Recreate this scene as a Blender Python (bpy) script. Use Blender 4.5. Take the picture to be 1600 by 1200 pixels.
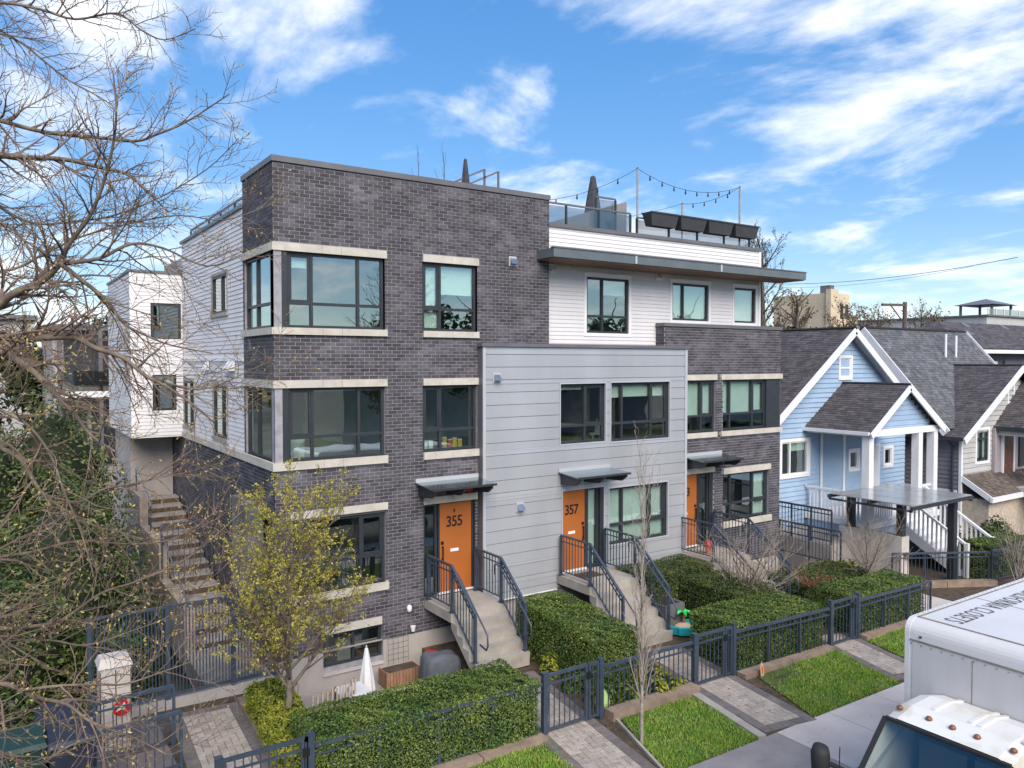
import bpy, math, random
import numpy as np
from mathutils import Vector, Matrix
for o in list(bpy.data.objects): bpy.data.objects.remove(o, do_unlink=True)
SC = bpy.context.scene
COL = SC.collection
R = random.Random(7)
NR = np.random.default_rng(11)

# ------------------------------------------------------------------ camera
CAM = Vector((-4.881, -15.998, 6.6)); YAW, PITCH, FPX = 0.592, -0.029, 1218.388
cd = bpy.data.cameras.new('camera'); cam = bpy.data.objects.new('camera', cd); COL.objects.link(cam)
cd.sensor_fit = 'HORIZONTAL'; cd.sensor_width = 36.0; cd.lens = 36.0 * FPX / 1600.0
cd.clip_start = 0.1; cd.clip_end = 3000.0
cam.location = CAM
FWD = Vector((math.sin(YAW) * math.cos(PITCH), math.cos(YAW) * math.cos(PITCH), math.sin(PITCH)))
RGT = Vector((math.cos(YAW), -math.sin(YAW), 0)); UPV = RGT.cross(FWD)
cam.rotation_euler = FWD.to_track_quat('-Z', 'Y').to_euler()
SC.camera = cam

# ------------------------------------------------------------------ world, sun, exposure
SUN_DIR = Vector((-0.24, -0.82, 0.74)).normalized()      # towards the sun
W = bpy.data.worlds.new('World'); SC.world = W; W.use_nodes = True
wn = W.node_tree.nodes; wl = W.node_tree.links; wn.clear()
w_out = wn.new('ShaderNodeOutputWorld'); w_bg = wn.new('ShaderNodeBackground'); w_bg.inputs['Strength'].default_value = 0.13
sky = wn.new('ShaderNodeTexSky'); sky.sky_type = 'NISHITA'; sky.sun_disc = False
sky.sun_elevation = math.asin(SUN_DIR.z); sky.sun_rotation = math.atan2(SUN_DIR.x, SUN_DIR.y)
sky.altitude = 50; sky.air_density = 0.9; sky.dust_density = 0.15; sky.ozone_density = 3.0
w_hs = wn.new('ShaderNodeHueSaturation'); w_hs.inputs['Saturation'].default_value = 1.95; w_hs.inputs['Value'].default_value = 1.68; w_hs.inputs['Hue'].default_value = 0.51
w_gm = wn.new('ShaderNodeGamma'); w_gm.inputs['Gamma'].default_value = 0.48; wl.new(sky.outputs['Color'], w_gm.inputs['Color']); wl.new(w_gm.outputs[0], w_hs.inputs['Color'])
tc = wn.new('ShaderNodeTexCoord'); sep = wn.new('ShaderNodeSeparateXYZ'); wl.new(tc.outputs['Generated'], sep.inputs[0])
def wmath(op, a, b=None):
    n = wn.new('ShaderNodeMath'); n.operation = op
    for i, v in enumerate((a, b)):
        if v is None: continue
        if isinstance(v, (int, float)): n.inputs[i].default_value = v
        else: wl.new(v, n.inputs[i])
    return n.outputs[0]
zc = wmath('ADD', wmath('MAXIMUM', sep.outputs['Z'], 0.0), 0.16)
cmb = wn.new('ShaderNodeCombineXYZ')
wl.new(wmath('DIVIDE', sep.outputs['X'], zc), cmb.inputs[0]); wl.new(wmath('DIVIDE', sep.outputs['Y'], zc), cmb.inputs[1])
CLOUD_OFF = (0.095, 11.131, 0.0)
mp = wn.new('ShaderNodeMapping'); mp.inputs['Location'].default_value = CLOUD_OFF; mp.inputs['Scale'].default_value = (1.0, 0.72, 1)
wl.new(cmb.outputs[0], mp.inputs[0])
n1 = wn.new('ShaderNodeTexNoise'); n1.inputs['Scale'].default_value = 1.75; n1.inputs['Detail'].default_value = 10; n1.inputs['Roughness'].default_value = 0.6; n1.inputs['Distortion'].default_value = 0.25
wl.new(mp.outputs[0], n1.inputs[0])
cr = wn.new('ShaderNodeValToRGB'); cr.color_ramp.elements[0].position = 0.47; cr.color_ramp.elements[1].position = 0.70
cr.color_ramp.elements[0].color = (0, 0, 0, 1); cr.color_ramp.elements[1].color = (1, 1, 1, 1); cr.color_ramp.interpolation = 'EASE'
wl.new(n1.outputs['Fac'], cr.inputs[0])
n2 = wn.new('ShaderNodeTexNoise'); n2.inputs['Scale'].default_value = 3.5; n2.inputs['Detail'].default_value = 5
wl.new(mp.outputs[0], n2.inputs[0])
cc = wn.new('ShaderNodeMix'); cc.data_type = 'RGBA'; cc.inputs['A'].default_value = (4.6, 4.75, 5.0, 1); cc.inputs['B'].default_value = (5.9, 5.9, 5.95, 1)
wl.new(n2.outputs['Fac'], cc.inputs['Factor'])
mx = wn.new('ShaderNodeMix'); mx.data_type = 'RGBA'
wl.new(wmath('MULTIPLY', cr.outputs[0], 0.88), mx.inputs['Factor']); wl.new(w_hs.outputs[0], mx.inputs['A']); wl.new(cc.outputs['Result'], mx.inputs['B'])
wl.new(mx.outputs['Result'], w_bg.inputs['Color']); wl.new(w_bg.outputs[0], w_out.inputs['Surface'])
sl = bpy.data.lights.new('sun', 'SUN'); sl.energy = 2.7; sl.angle = math.radians(50); sl.color = (1.0, 0.915, 0.80)
sun = bpy.data.objects.new('sun', sl); COL.objects.link(sun); sun.location = (0, -30, 40)
sun.rotation_euler = SUN_DIR.to_track_quat('Z', 'Y').to_euler()
vs = SC.view_settings; vs.view_transform = 'Standard'; vs.look = 'None'; vs.exposure = 0.95; vs.gamma = 1.0; vs.use_curve_mapping = False
SC.cycles.max_bounces = 7; SC.cycles.transparent_max_bounces = 14; SC.cycles.use_denoising = True
SC.cycles.caustics_reflective = False; SC.cycles.caustics_refractive = False

# ------------------------------------------------------------------ materials
MATS = {}
def mat(name, col, rough=0.7, var=0.15, scale=6.0, col2=None, bump=0.0, bscale=40.0, metal=0.0, island=0.0, spec=0.4, obj=0.0, mixpos=(0.35, 0.7), stretch=None):
    if name in MATS: return MATS[name]
    m = bpy.data.materials.new(name); m.use_nodes = True; nt = m.node_tree; N = nt.nodes; L = nt.links
    b = N['Principled BSDF']; b.inputs['Roughness'].default_value = rough; b.inputs['Metallic'].default_value = metal
    b.inputs['Specular IOR Level'].default_value = spec
    t = N.new('ShaderNodeTexCoord'); g = N.new('ShaderNodeNewGeometry')
    src = g.outputs['Position']
    if stretch:
        mpn = N.new('ShaderNodeMapping'); mpn.inputs['Scale'].default_value = stretch; L.new(src, mpn.inputs[0]); src = mpn.outputs[0]
    n = N.new('ShaderNodeTexNoise'); n.inputs['Scale'].default_value = scale; n.inputs['Detail'].default_value = 6; n.inputs['Roughness'].default_value = 0.6
    L.new(src, n.inputs['Vector'])
    r = N.new('ShaderNodeValToRGB'); r.color_ramp.elements[0].position = mixpos[0]; r.color_ramp.elements[1].position = mixpos[1]
    c2 = col2 if col2 else tuple(min(1, c * (1 + var)) for c in col)
    c1 = col if col2 else tuple(c * (1 - var) for c in col)
    r.color_ramp.elements[0].color = (*c1, 1); r.color_ramp.elements[1].color = (*c2, 1)
    L.new(n.outputs['Fac'], r.inputs[0]); out = r.outputs[0]
    if island or obj:
        oi = N.new('ShaderNodeObjectInfo')
        a = N.new('ShaderNodeMath'); a.operation = 'ADD'; L.new(g.outputs['Random Per Island'], a.inputs[0]); L.new(oi.outputs['Random'], a.inputs[1])
        fr = N.new('ShaderNodeMath'); fr.operation = 'FRACT'; L.new(a.outputs[0], fr.inputs[0])
        mr = N.new('ShaderNodeMapRange'); k = island or obj; mr.inputs['To Min'].default_value = 1 - k; mr.inputs['To Max'].default_value = 1 + k
        L.new(fr.outputs[0], mr.inputs['Value'])
        vm = N.new('ShaderNodeVectorMath'); vm.operation = 'SCALE'; L.new(out, vm.inputs[0]); L.new(mr.outputs[0], vm.inputs['Scale']); out = vm.outputs[0]
    L.new(out, b.inputs['Base Color'])
    if bump:
        nb = N.new('ShaderNodeTexNoise'); nb.inputs['Scale'].default_value = bscale; nb.inputs['Detail'].default_value = 5; L.new(src, nb.inputs['Vector'])
        bp = N.new('ShaderNodeBump'); bp.inputs['Strength'].default_value = bump; bp.inputs['Distance'].default_value = 0.01
        L.new(nb.outputs['Fac'], bp.inputs['Height']); L.new(bp.outputs[0], b.inputs['Normal'])
    MATS[name] = m; return m
def glassmat(name, tint, refl=0.32, rough=0.0, trans=1.0):
    m = bpy.data.materials.new(name); m.use_nodes = True; nt = m.node_tree; N = nt.nodes; L = nt.links; N.clear()
    o = N.new('ShaderNodeOutputMaterial'); tr = N.new('ShaderNodeBsdfTransparent'); tr.inputs[0].default_value = (*tint, 1)
    gl = N.new('ShaderNodeBsdfGlossy'); gl.inputs['Roughness'].default_value = rough; gl.inputs['Color'].default_value = (0.86, 0.97, 0.95, 1)
    f = N.new('ShaderNodeFresnel'); f.inputs['IOR'].default_value = 1.5
    a = N.new('ShaderNodeMath'); a.operation = 'MULTIPLY_ADD'; a.inputs[1].default_value = 1.0; a.inputs[2].default_value = refl; a.use_clamp = True
    L.new(f.outputs[0], a.inputs[0]); gq = N.new('ShaderNodeNewGeometry'); iv = N.new('ShaderNodeMath'); iv.operation = 'SUBTRACT'; iv.inputs[0].default_value = 1.0; L.new(gq.outputs['Backfacing'], iv.inputs[1])
    fa = N.new('ShaderNodeMath'); fa.operation = 'MULTIPLY'; L.new(a.outputs[0], fa.inputs[0]); L.new(iv.outputs[0], fa.inputs[1])
    tm = N.new('ShaderNodeMix'); tm.data_type = 'RGBA'; tm.inputs['A'].default_value = (*tint, 1); tm.inputs['B'].default_value = (1, 1, 1, 1); L.new(gq.outputs['Backfacing'], tm.inputs['Factor']); L.new(tm.outputs['Result'], tr.inputs[0])
    nz = N.new('ShaderNodeTexNoise'); nz.inputs['Scale'].default_value = 0.9; gg = N.new('ShaderNodeNewGeometry'); L.new(gg.outputs['Position'], nz.inputs['Vector'])
    bp = N.new('ShaderNodeBump'); bp.inputs['Strength'].default_value = 0.035; bp.inputs['Distance'].default_value = 0.1; L.new(nz.outputs['Fac'], bp.inputs['Height']); L.new(bp.outputs[0], gl.inputs['Normal'])
    mxs = N.new('ShaderNodeMixShader'); L.new(fa.outputs[0], mxs.inputs[0]); L.new(tr.outputs[0], mxs.inputs[1]); L.new(gl.outputs[0], mxs.inputs[2]); L.new(mxs.outputs[0], o.inputs[0])
    MATS[name] = m; return m

# ------------------------------------------------------------------ mesh helpers
def gz(x): return -0.013 * (x - 4)
class MB:
    def __init__(s): s.v = []; s.f = []; s.m = []
    def add(s, vs, fs, m=0):
        k = len(s.v); s.v += [tuple(v) for v in vs]
        for f in fs: s.f.append(tuple(i + k for i in f)); s.m.append(m)
        return s
    def box(s, x0, x1, y0, y1, z0, z1, m=0, skip=''):
        vs = [(x0, y0, z0), (x1, y0, z0), (x1, y1, z0), (x0, y1, z0), (x0, y0, z1), (x1, y0, z1), (x1, y1, z1), (x0, y1, z1)]
        fs = {'b': (0, 3, 2, 1), 't': (4, 5, 6, 7), 'f': (0, 1, 5, 4), 'k': (2, 3, 7, 6), 'l': (3, 0, 4, 7), 'r': (1, 2, 6, 5)}
        return s.add(vs, [f for k, f in fs.items() if k not in skip], m)
    def quad(s, a, b, c, d, m=0): return s.add([a, b, c, d], [(0, 1, 2, 3)], m)
    def poly(s, pts, m=0): return s.add(pts, [tuple(range(len(pts)))], m)
    def extrude(s, pts, d, m=0):
        n = len(pts); q = [tuple(a + b for a, b in zip(p, d)) for p in pts]
        fs = [tuple(range(n)), tuple(range(2 * n - 1, n - 1, -1))] + [(i, i + n, (i + 1) % n + n, (i + 1) % n) for i in range(n)]
        return s.add(list(pts) + q, fs, m)
    def bar(s, a, b, w, h, m=0, up=(0, 0, 1)):
        a = Vector(a); b = Vector(b); d = (b - a).normalized(); u = Vector(up)
        if abs(d.dot(u)) > 0.99: u = Vector((0, 1, 0))
        r = d.cross(u).normalized(); u2 = r.cross(d)
        vs = []
        for p in (a, b):
            for i, j in ((-1, -1), (1, -1), (1, 1), (-1, 1)): vs.append(p + r * (w / 2 * i) + u2 * (h / 2 * j))
        return s.add(vs, [(3, 2, 1, 0), (4, 5, 6, 7), (0, 1, 5, 4), (1, 2, 6, 5), (2, 3, 7, 6), (3, 0, 4, 7)], m)
    def tube(s, pts, rad, n=8, m=0, cap=True):
        pts = [Vector(p) for p in pts]; k = len(pts)
        if not hasattr(rad, '__len__'): rad = [rad] * k
        vs = []; prev = None
        for i, p in enumerate(pts):
            d = (pts[min(i + 1, k - 1)] - pts[max(i - 1, 0)]); d = d.normalized() if d.length > 1e-9 else Vector((0, 0, 1))
            if prev is None: r = d.orthogonal().normalized()
            else:
                r = prev - d * prev.dot(d); r = r.normalized() if r.length > 1e-6 else d.orthogonal().normalized()
            prev = r; u = d.cross(r)
            for j in range(n):
                a = 2 * math.pi * j / n; vs.append(p + (r * math.cos(a) + u * math.sin(a)) * rad[i])
        fs = [(i * n + j, i * n + (j + 1) % n, (i + 1) * n + (j + 1) % n, (i + 1) * n + j) for i in range(k - 1) for j in range(n)]
        if cap: fs += [tuple(range(n - 1, -1, -1)), tuple(range((k - 1) * n, k * n))]
        return s.add(vs, fs, m)
    def lathe(s, c, prof, n=16, m=0):
        return s.tube([(c[0], c[1], c[2] + z) for _, z in prof], [max(r, 0.0005) for r, _ in prof], n, m)
    def build(s, name, mats, parent=None, slope=False, smooth=False):
        me = bpy.data.meshes.new(name)
        v = [(a, b, c + gz(a)) for a, b, c in s.v] if slope else s.v
        me.from_pydata(v, [], s.f)
        if not isinstance(mats, (list, tuple)): mats = [mats]
        for q in mats: me.materials.append(q)
        if any(s.m): me.polygons.foreach_set('material_index', s.m)
        if smooth: me.polygons.foreach_set('use_smooth', [True] * len(s.f))
        me.update(); return link(name, me, parent)
def link(name, me, parent=None):
    o = bpy.data.objects.new(name, me); COL.objects.link(o)
    if parent: attach(o, parent)
    return o
def attach(o, parent):
    o.parent = parent
    if parent.type == 'EMPTY': o.matrix_parent_inverse = Matrix.Translation(-parent.location)
def tag(o, label=None, cat=None, group=None, kind=None):
    if label: o['label'] = label
    if cat: o['category'] = cat
    if group: o['group'] = group
    if kind: o['kind'] = kind
    return o
def thing(name, loc, label, cat, group=None):
    e = bpy.data.objects.new(name, None); e.empty_display_size = 0.2; COL.objects.link(e); e.location = loc
    return tag(e, label, cat, group)
def quads_mesh(name, V, mats, parent=None, mi=None):
    """V: (n,k,3) array of n polygons with k corners each"""
    n, k = V.shape[:2]; me = bpy.data.meshes.new(name)
    me.vertices.add(n * k); me.loops.add(n * k); me.polygons.add(n)
    me.vertices.foreach_set('co', V.astype(np.float32).ravel())
    me.loops.foreach_set('vertex_index', np.arange(n * k, dtype=np.int32))
    me.polygons.foreach_set('loop_start', np.arange(0, n * k, k, dtype=np.int32)); me.polygons.foreach_set('loop_total', np.full(n, k, dtype=np.int32))
    for q in (mats if isinstance(mats, (list, tuple)) else [mats]): me.materials.append(q)
    if mi is not None: me.polygons.foreach_set('material_index', mi.astype(np.int32))
    me.update(calc_edges=True); return link(name, me, parent)
def leaf_cards(P, Nrm, size, asp=0.55, jitter=0.7):
    """rhombic leaves at points P roughly facing Nrm"""
    n = len(P); nn = Nrm + NR.normal(0, jitter, (n, 3)); nn /= np.linalg.norm(nn, axis=1, keepdims=True) + 1e-9
    t = NR.normal(0, 1, (n, 3)); t -= nn * (t * nn).sum(1, keepdims=True); t /= np.linalg.norm(t, axis=1, keepdims=True) + 1e-9
    b = np.cross(nn, t); s = (size * NR.uniform(0.6, 1.3, n))[:, None]
    bend = nn * s * 0.18
    return np.stack([P - t * s, P + b * s * asp - bend, P + t * s, P - b * s * asp - bend], 1)
def pix(u, v, d):   # a point d metres in front of the viewpoint along the sight line of photo position (u, v)
    return CAM + (FWD + RGT * ((u - 800) / FPX) - UPV * ((v - 600) / FPX)) * d

def text_mesh(name, body, m, parent, loc, rot, size, scl=(1, 1, 1), ext=.003, align='CENTER', spc=1.0, bold=0.0):
    cu = bpy.data.curves.new(name, 'FONT'); cu.body = body; cu.size = size; cu.extrude = ext; cu.align_x = align; cu.align_y = 'CENTER'; cu.space_character = spc; cu.offset = bold
    tmp = bpy.data.objects.new(name + '_tmp', cu); COL.objects.link(tmp); dg = bpy.context.evaluated_depsgraph_get(); dg.update()
    me = bpy.data.meshes.new_from_object(tmp.evaluated_get(dg)); bpy.data.objects.remove(tmp, do_unlink=True); bpy.data.curves.remove(cu)
    me.materials.clear(); me.materials.append(M[m]); o = link(name, me, parent); o.location = loc; o.rotation_euler = rot; o.scale = scl; return o
# palette
mat('brick', (0.058, 0.052, 0.062), 0.8, col2=(0.165, 0.155, 0.175), scale=1.3, bump=0.35, bscale=60, island=0.34, mixpos=(0.44, 0.85), stretch=(1, 1, 1.6))
mat('mortar', (0.31, 0.30, 0.325), 0.9, 0.2, 5, bump=0.2)
mat('stone_trim', (0.56, 0.52, 0.46), 0.85, col2=(0.42, 0.385, 0.33), scale=3.2, bump=0.12, bscale=80)
mat('dark_metal', (0.030, 0.035, 0.042), 0.45, 0.15, 4, spec=0.5)
mat('cap_metal', (0.13, 0.125, 0.135), 0.45, 0.12, 2, spec=0.5)
mat('fascia', (0.115, 0.135, 0.15), 0.4, 0.1, 2, spec=0.5)
mat('rail_paint', (0.045, 0.062, 0.09), 0.4, 0.2, 5, spec=0.5)
mat('panel', (0.46, 0.472, 0.495), 0.36, col2=(0.395, 0.405, 0.425), scale=0.9, metal=0.3, spec=0.5, obj=0.035, stretch=(1.0, 1, .25), bump=.08, bscale=1.5)
mat('panel_trim', (0.50, 0.51, 0.54), 0.4, 0.05, 1, metal=0.2)
mat('siding', (0.66, 0.64, 0.65), 0.6, 0.06, 0.9, obj=0.03, stretch=(1, 1, .4))
mat('white_paint', (0.76, 0.75, 0.76), 0.55, 0.05, 3)
mat('door_orange', (0.39, 0.12, 0.027), 0.45, 0.08, 1.2)
mat('steel', (0.45, 0.46, 0.48), 0.3, 0.1, 5, metal=0.9)
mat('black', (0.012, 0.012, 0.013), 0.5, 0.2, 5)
mat('red', (0.55, 0.02, 0.02), 0.35, 0.15, 5)
mat('concrete', (0.40, 0.365, 0.325), 0.9, col2=(0.27, 0.245, 0.215), scale=2.2, bump=0.2, bscale=50)
mat('concrete_wall', (0.44, 0.40, 0.375), 0.9, col2=(0.33, 0.30, 0.28), scale=1.4, bump=0.15, bscale=50, stretch=(1, 1, 0.5))
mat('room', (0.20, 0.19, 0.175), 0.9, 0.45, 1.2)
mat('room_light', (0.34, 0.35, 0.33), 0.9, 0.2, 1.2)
mat('blind', (0.80, 0.88, 0.82), 0.8, 0.05, 2)
mat('soffit', (0.22, 0.13, 0.09), 0.7, 0.2, 4)
glassmat('glass', (0.80, 0.93, 0.88), 0.30)
glassmat('smoked_glass', (0.46, 0.45, 0.44), 0.12, 0.08)
glassmat('canopy_glass', (0.13, 0.14, 0.145), 0.33, 0.16)
M = MATS
# ================================================================== ground, pavements, lawns
mat('ground', (0.10, 0.095, 0.075), 0.95, 0.3, 0.5)
mat('asphalt', (0.235, 0.215, 0.215), 0.9, col2=(0.32, 0.295, 0.29), scale=1.6, bump=0.5, bscale=220)
mat('road', (0.06, 0.06, 0.062), 0.9, 0.25, 1.2, bump=0.4, bscale=200)
mat('sidewalk', (0.50, 0.455, 0.43), 0.9, 0.14, 0.8, bump=0.15, bscale=120)
mat('soil', (0.085, 0.06, 0.042), 0.95, 0.4, 6, bump=0.6, bscale=60)
mat('turf', (0.07, 0.095, 0.025), 0.95, 0.35, 4)
mat('paver_light', (0.36, 0.31, 0.27), 0.9, 0.14, 9, obj=0.16, bump=0.2, bscale=120)
mat('paver_dark', (0.155, 0.135, 0.13), 0.9, 0.14, 9, obj=0.16, bump=0.2, bscale=120)
mat('joint', (0.11, 0.095, 0.08), 0.95, 0.2, 9)
mat('curb', (0.27, 0.20, 0.15), 0.9, 0.25, 4, bump=0.3)
mat('grass_a', (0.13, 0.29, 0.025), 0.6, col2=(0.28, 0.36, 0.06), scale=2.4, island=0.4)
g = MB(); S = 1500
for a in range(-3, 3):
    for b in range(-3, 3): g.quad((a * S / 3, b * S / 3, -1.2), ((a + 1) * S / 3, b * S / 3, -1.2), ((a + 1) * S / 3, (b + 1) * S / 3, -1.2), (a * S / 3, (b + 1) * S / 3, -1.2))
tag(g.build('ground', M['ground']), 'brown earth ground reaching out to the horizon', kind='structure')
def slab(name, x0, x1, y0, y1, z, m, label, th=0.5, n=6):
    b = MB()
    for i in range(n):
        xa = x0 + (x1 - x0) * i / n; xb = x0 + (x1 - x0) * (i + 1) / n
        b.box(xa, xb, y0, y1, z - th, z, skip=('r' if i < n - 1 else '') + ('l' if i else ''))
    return tag(b.build(name, M[m], slope=True), label, kind='structure')
slab('road', -90, 130, -22, -9.9, -0.14, 'road', 'dark grey asphalt street with the box truck parked on it', 0.6, 30)
slab('asphalt_pavement', -60, 6.72, -9.9, -7.22, 0.0, 'asphalt', 'grey asphalt footpath meeting the concrete sidewalk', 0.8, 20)
# concrete sidewalk: separate slabs with joints
sw = thing('sidewalk', (6.72, -8.5, 0), 'pale concrete sidewalk slabs between the lawn and the street', 'sidewalk'); sw['kind'] = 'structure'
x = 6.724
while x < 60:
    MB().box(x + 0.006, x + 1.52 - 0.006, -8.72, -7.224, -0.35, 0.004).build('slab', M['sidewalk'], sw, slope=True); x += 1.52
slab('boulevard', 6.72, 60, -9.9, -8.725, -0.01, 'sidewalk', 'pale concrete strip along the street kerb', 0.8)
slab('yard_soil', -40, 6.0, -7.22, -2.95, -0.03, 'soil', 'dark soil of the front planting beds', 0.8, 16)
slab('yard_soil', 6.0, 60, -7.22, 0.5, -0.03, 'soil', 'dark soil of the front yards towards the blue house', 0.8, 16)
slab('yard_soil', 3.35, 6.0, -2.95, 0.2, -0.03, 'soil', 'dark soil beside the first entry stairs', 0.8, 3)
slab('yard_soil', -40, -0.75, -2.95, 0.3, 0.0, 'soil', 'dark soil by the side passage gate', 0.8, 6)
slab('patio', -0.75, 3.35, -2.95, 0.0, -0.49, 'concrete', 'sunken concrete patio below the basement window', 0.3, 2)
slab('yard_soil', 60, 130, -9.9, 60, -0.05, 'soil', 'dark soil far down the street', 0.8, 6)
slab('yard_soil', 16.4, 60, 0.5, 60, -0.05, 'soil', 'dark soil around the neighbouring houses', 0.8, 8)
slab('driveway', 15.95, 17.6, -7.2, -3.2, 0.01, 'sidewalk', 'pale concrete walk beside the end of the front fence', 0.3, 2)

PM = {}
def paver_mesh(key, w, l, m):
    if key not in PM:
        b = MB(); a, c, t, e = w / 2 - .004, l / 2 - .004, 0.0, 0.004
        b.add([(-a, -c, -.05), (a, -c, -.05), (a, c, -.05), (-a, c, -.05), (-a, -c, t - e), (a, -c, t - e), (a, c, t - e), (-a, c, t - e), (-a + e, -c + e, t), (a - e, -c + e, t), (a - e, c - e, t), (-a + e, c - e, t)],
              [(0, 1, 5, 4), (1, 2, 6, 5), (2, 3, 7, 6), (3, 0, 4, 7), (4, 5, 9, 8), (5, 6, 10, 9), (6, 7, 11, 10), (7, 4, 8, 11), (8, 9, 10, 11)])
        me = bpy.data.meshes.new('paver'); me.from_pydata(b.v, [], b.f); me.materials.append(M[m]); PM[key] = me
    return PM[key]
def paver_path(x0, y0, x1, y1, wid, label, unit=0.12, ends=(True, True)):
    """centre line from (x0,y0) to (x1,y1); herringbone field with a soldier border"""
    d = Vector((x1 - x0, y1 - y0, 0)); ln = d.length; d.normalize(); s = Vector((d.y, -d.x, 0)); ang = math.atan2(d.y, d.x)
    root = thing('paver_path', (x0, y0, gz(x0)), label, 'path'); root['kind'] = 'structure'
    b = MB(); o = Vector((x0, y0, 0)); c = [o - s * wid / 2, o + s * wid / 2, o + s * wid / 2 + d * ln, o - s * wid / 2 + d * ln]
    b.extrude([(p.x, p.y, -0.2) for p in c], (0, 0, 0.19)); b.build('joint_sand', M['joint'], root, slope=True)
    def put(u, v, key, w, l, m, rot):
        p = o + d * u + s * v; q = link('paver', paver_mesh(key, w, l, m)); attach(q, root)
        q.location = (p.x, p.y, gz(p.x) + 0.012 + R.uniform(-.002, .002)); q.rotation_euler = (R.uniform(-.006, .006), R.uniform(-.006, .006), ang + rot)
    bw = 0.21; inner = wid - 2 * bw; nx = int(round(inner / unit)); un = inner / nx
    st = bw if ends[0] else 0; en = ln - (bw if ends[1] else 0); ny = int((en - st) / un)
    for ix in range(nx):
        for iy in range(ny):
            k = (ix - iy) % 4; u = st + (iy + .5) * un; v = -inner / 2 + (ix + .5) * un
            if k == 0:
                if ix + 1 < nx: put(u, v + un / 2, ('h', un), un, 2 * un, 'paver_light', 0)
                else: put(u, v, ('q', un), un, un, 'paver_light', 0)
            elif k == 1 and ix == 0: put(u, v, ('q', un), un, un, 'paver_light', 0)
            elif k == 3:
                if iy + 1 < ny: put(u + un / 2, v, ('v', un), 2 * un, un, 'paver_light', 0)
                else: put(u, v, ('q', un), un, un, 'paver_light', 0)
            elif k == 2 and iy == 0: put(u, v, ('q', un), un, un, 'paver_light', 0)
    nb = int(ln / 0.16); bl = ln / nb
    for i in range(nb):
        for sg in (-1, 1): put((i + .5) * bl, sg * (wid / 2 - bw / 2), ('b', bl), bl, bw, 'paver_dark', 0)
    for e, u in ((ends[0], bw / 2), (ends[1], ln - bw / 2)):
        if e:
            n = int(inner / 0.13); w = inner / n
            for i in range(n): put(u, -inner / 2 + (i + .5) * w, ('e', w), bw, w, 'paver_dark', 0)
    return root
paver_path(4.05, -2.5, 3.33, -7.21, 1.30, 'herringbone paver path from the first gate up to the stairs of door 355')
paver_path(7.85, -3.0, 7.16, -7.21, 1.26, 'herringbone paver path through the middle gate to door 357')
paver_path(12.1, -4.6, 11.35, -7.21, 1.15, 'short paver path at the far gate beside the box truck', ends=(False, True))
paver_path(-1.60, -0.75, -1.85, -5.6, 1.25, 'wide paver path to the side passage gate beside the yellow shrub', ends=(True, False))
# kerbs and edging
def edging(pts, w, z0, z1, name, label, m='curb'):
    t = thing(name, (*pts[0], 0), label, 'edging'); t['kind'] = 'structure'
    for a, b in zip(pts[:-1], pts[1:]):
        L_ = math.hypot(b[0] - a[0], b[1] - a[1]); n = max(1, int(L_ / 1.2))
        for i in range(n):
            f0 = i / n + .003; f1 = (i + 1) / n - .003; za = (z0 + z1) / 2
            pa = (a[0] + (b[0] - a[0]) * f0, a[1] + (b[1] - a[1]) * f0); pb = (a[0] + (b[0] - a[0]) * f1, a[1] + (b[1] - a[1]) * f1)
            MB().bar((pa[0], pa[1], za + gz(pa[0])), (pb[0], pb[1], za + gz(pb[0])), w, z1 - z0).build('edging_stone', M[m], t)
edging([(-0.9, -5.17), (3.1, -5.17)], 0.22, -.1, .07, 'bed_edging', 'brown edging under the fence of the long front hedge')
edging([(4.56, -5.17), (6.86, -5.17)], 0.26, -.1, .14, 'bed_edging', 'brown edging under the fence between the first two gates')
edging([(8.2, -5.2), (11.32, -5.22)], 0.24, -.1, .08, 'bed_edging', 'brown edging under the fence left of the far gate')
edging([(12.6, -5.22), (15.8, -5.22)], 0.24, -.1, .08, 'bed_edging', 'brown edging under the fence right of the far gate')
edging([(4.72, -5.05), (4.02, -7.2)], 0.05, -.1, .03, 'path_edging', 'thin pale concrete edge along the first paver path', 'concrete')
edging([(6.72, -5.3), (6.36, -7.2)], 0.18, -.1, .03, 'path_edging', 'pale concrete edge left of the middle paver path', 'concrete')
edging([(-0.95, -0.8), (-1.18, -5.0)], 0.14, -.1, .10, 'path_edging', 'brown kerb between side path and yellow shrub')
edging([(17.6, -3.1), (20.6, -4.6)], 0.25, -.1, .14, 'path_edging', 'brown kerb below the dark railing by the blue house')
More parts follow.
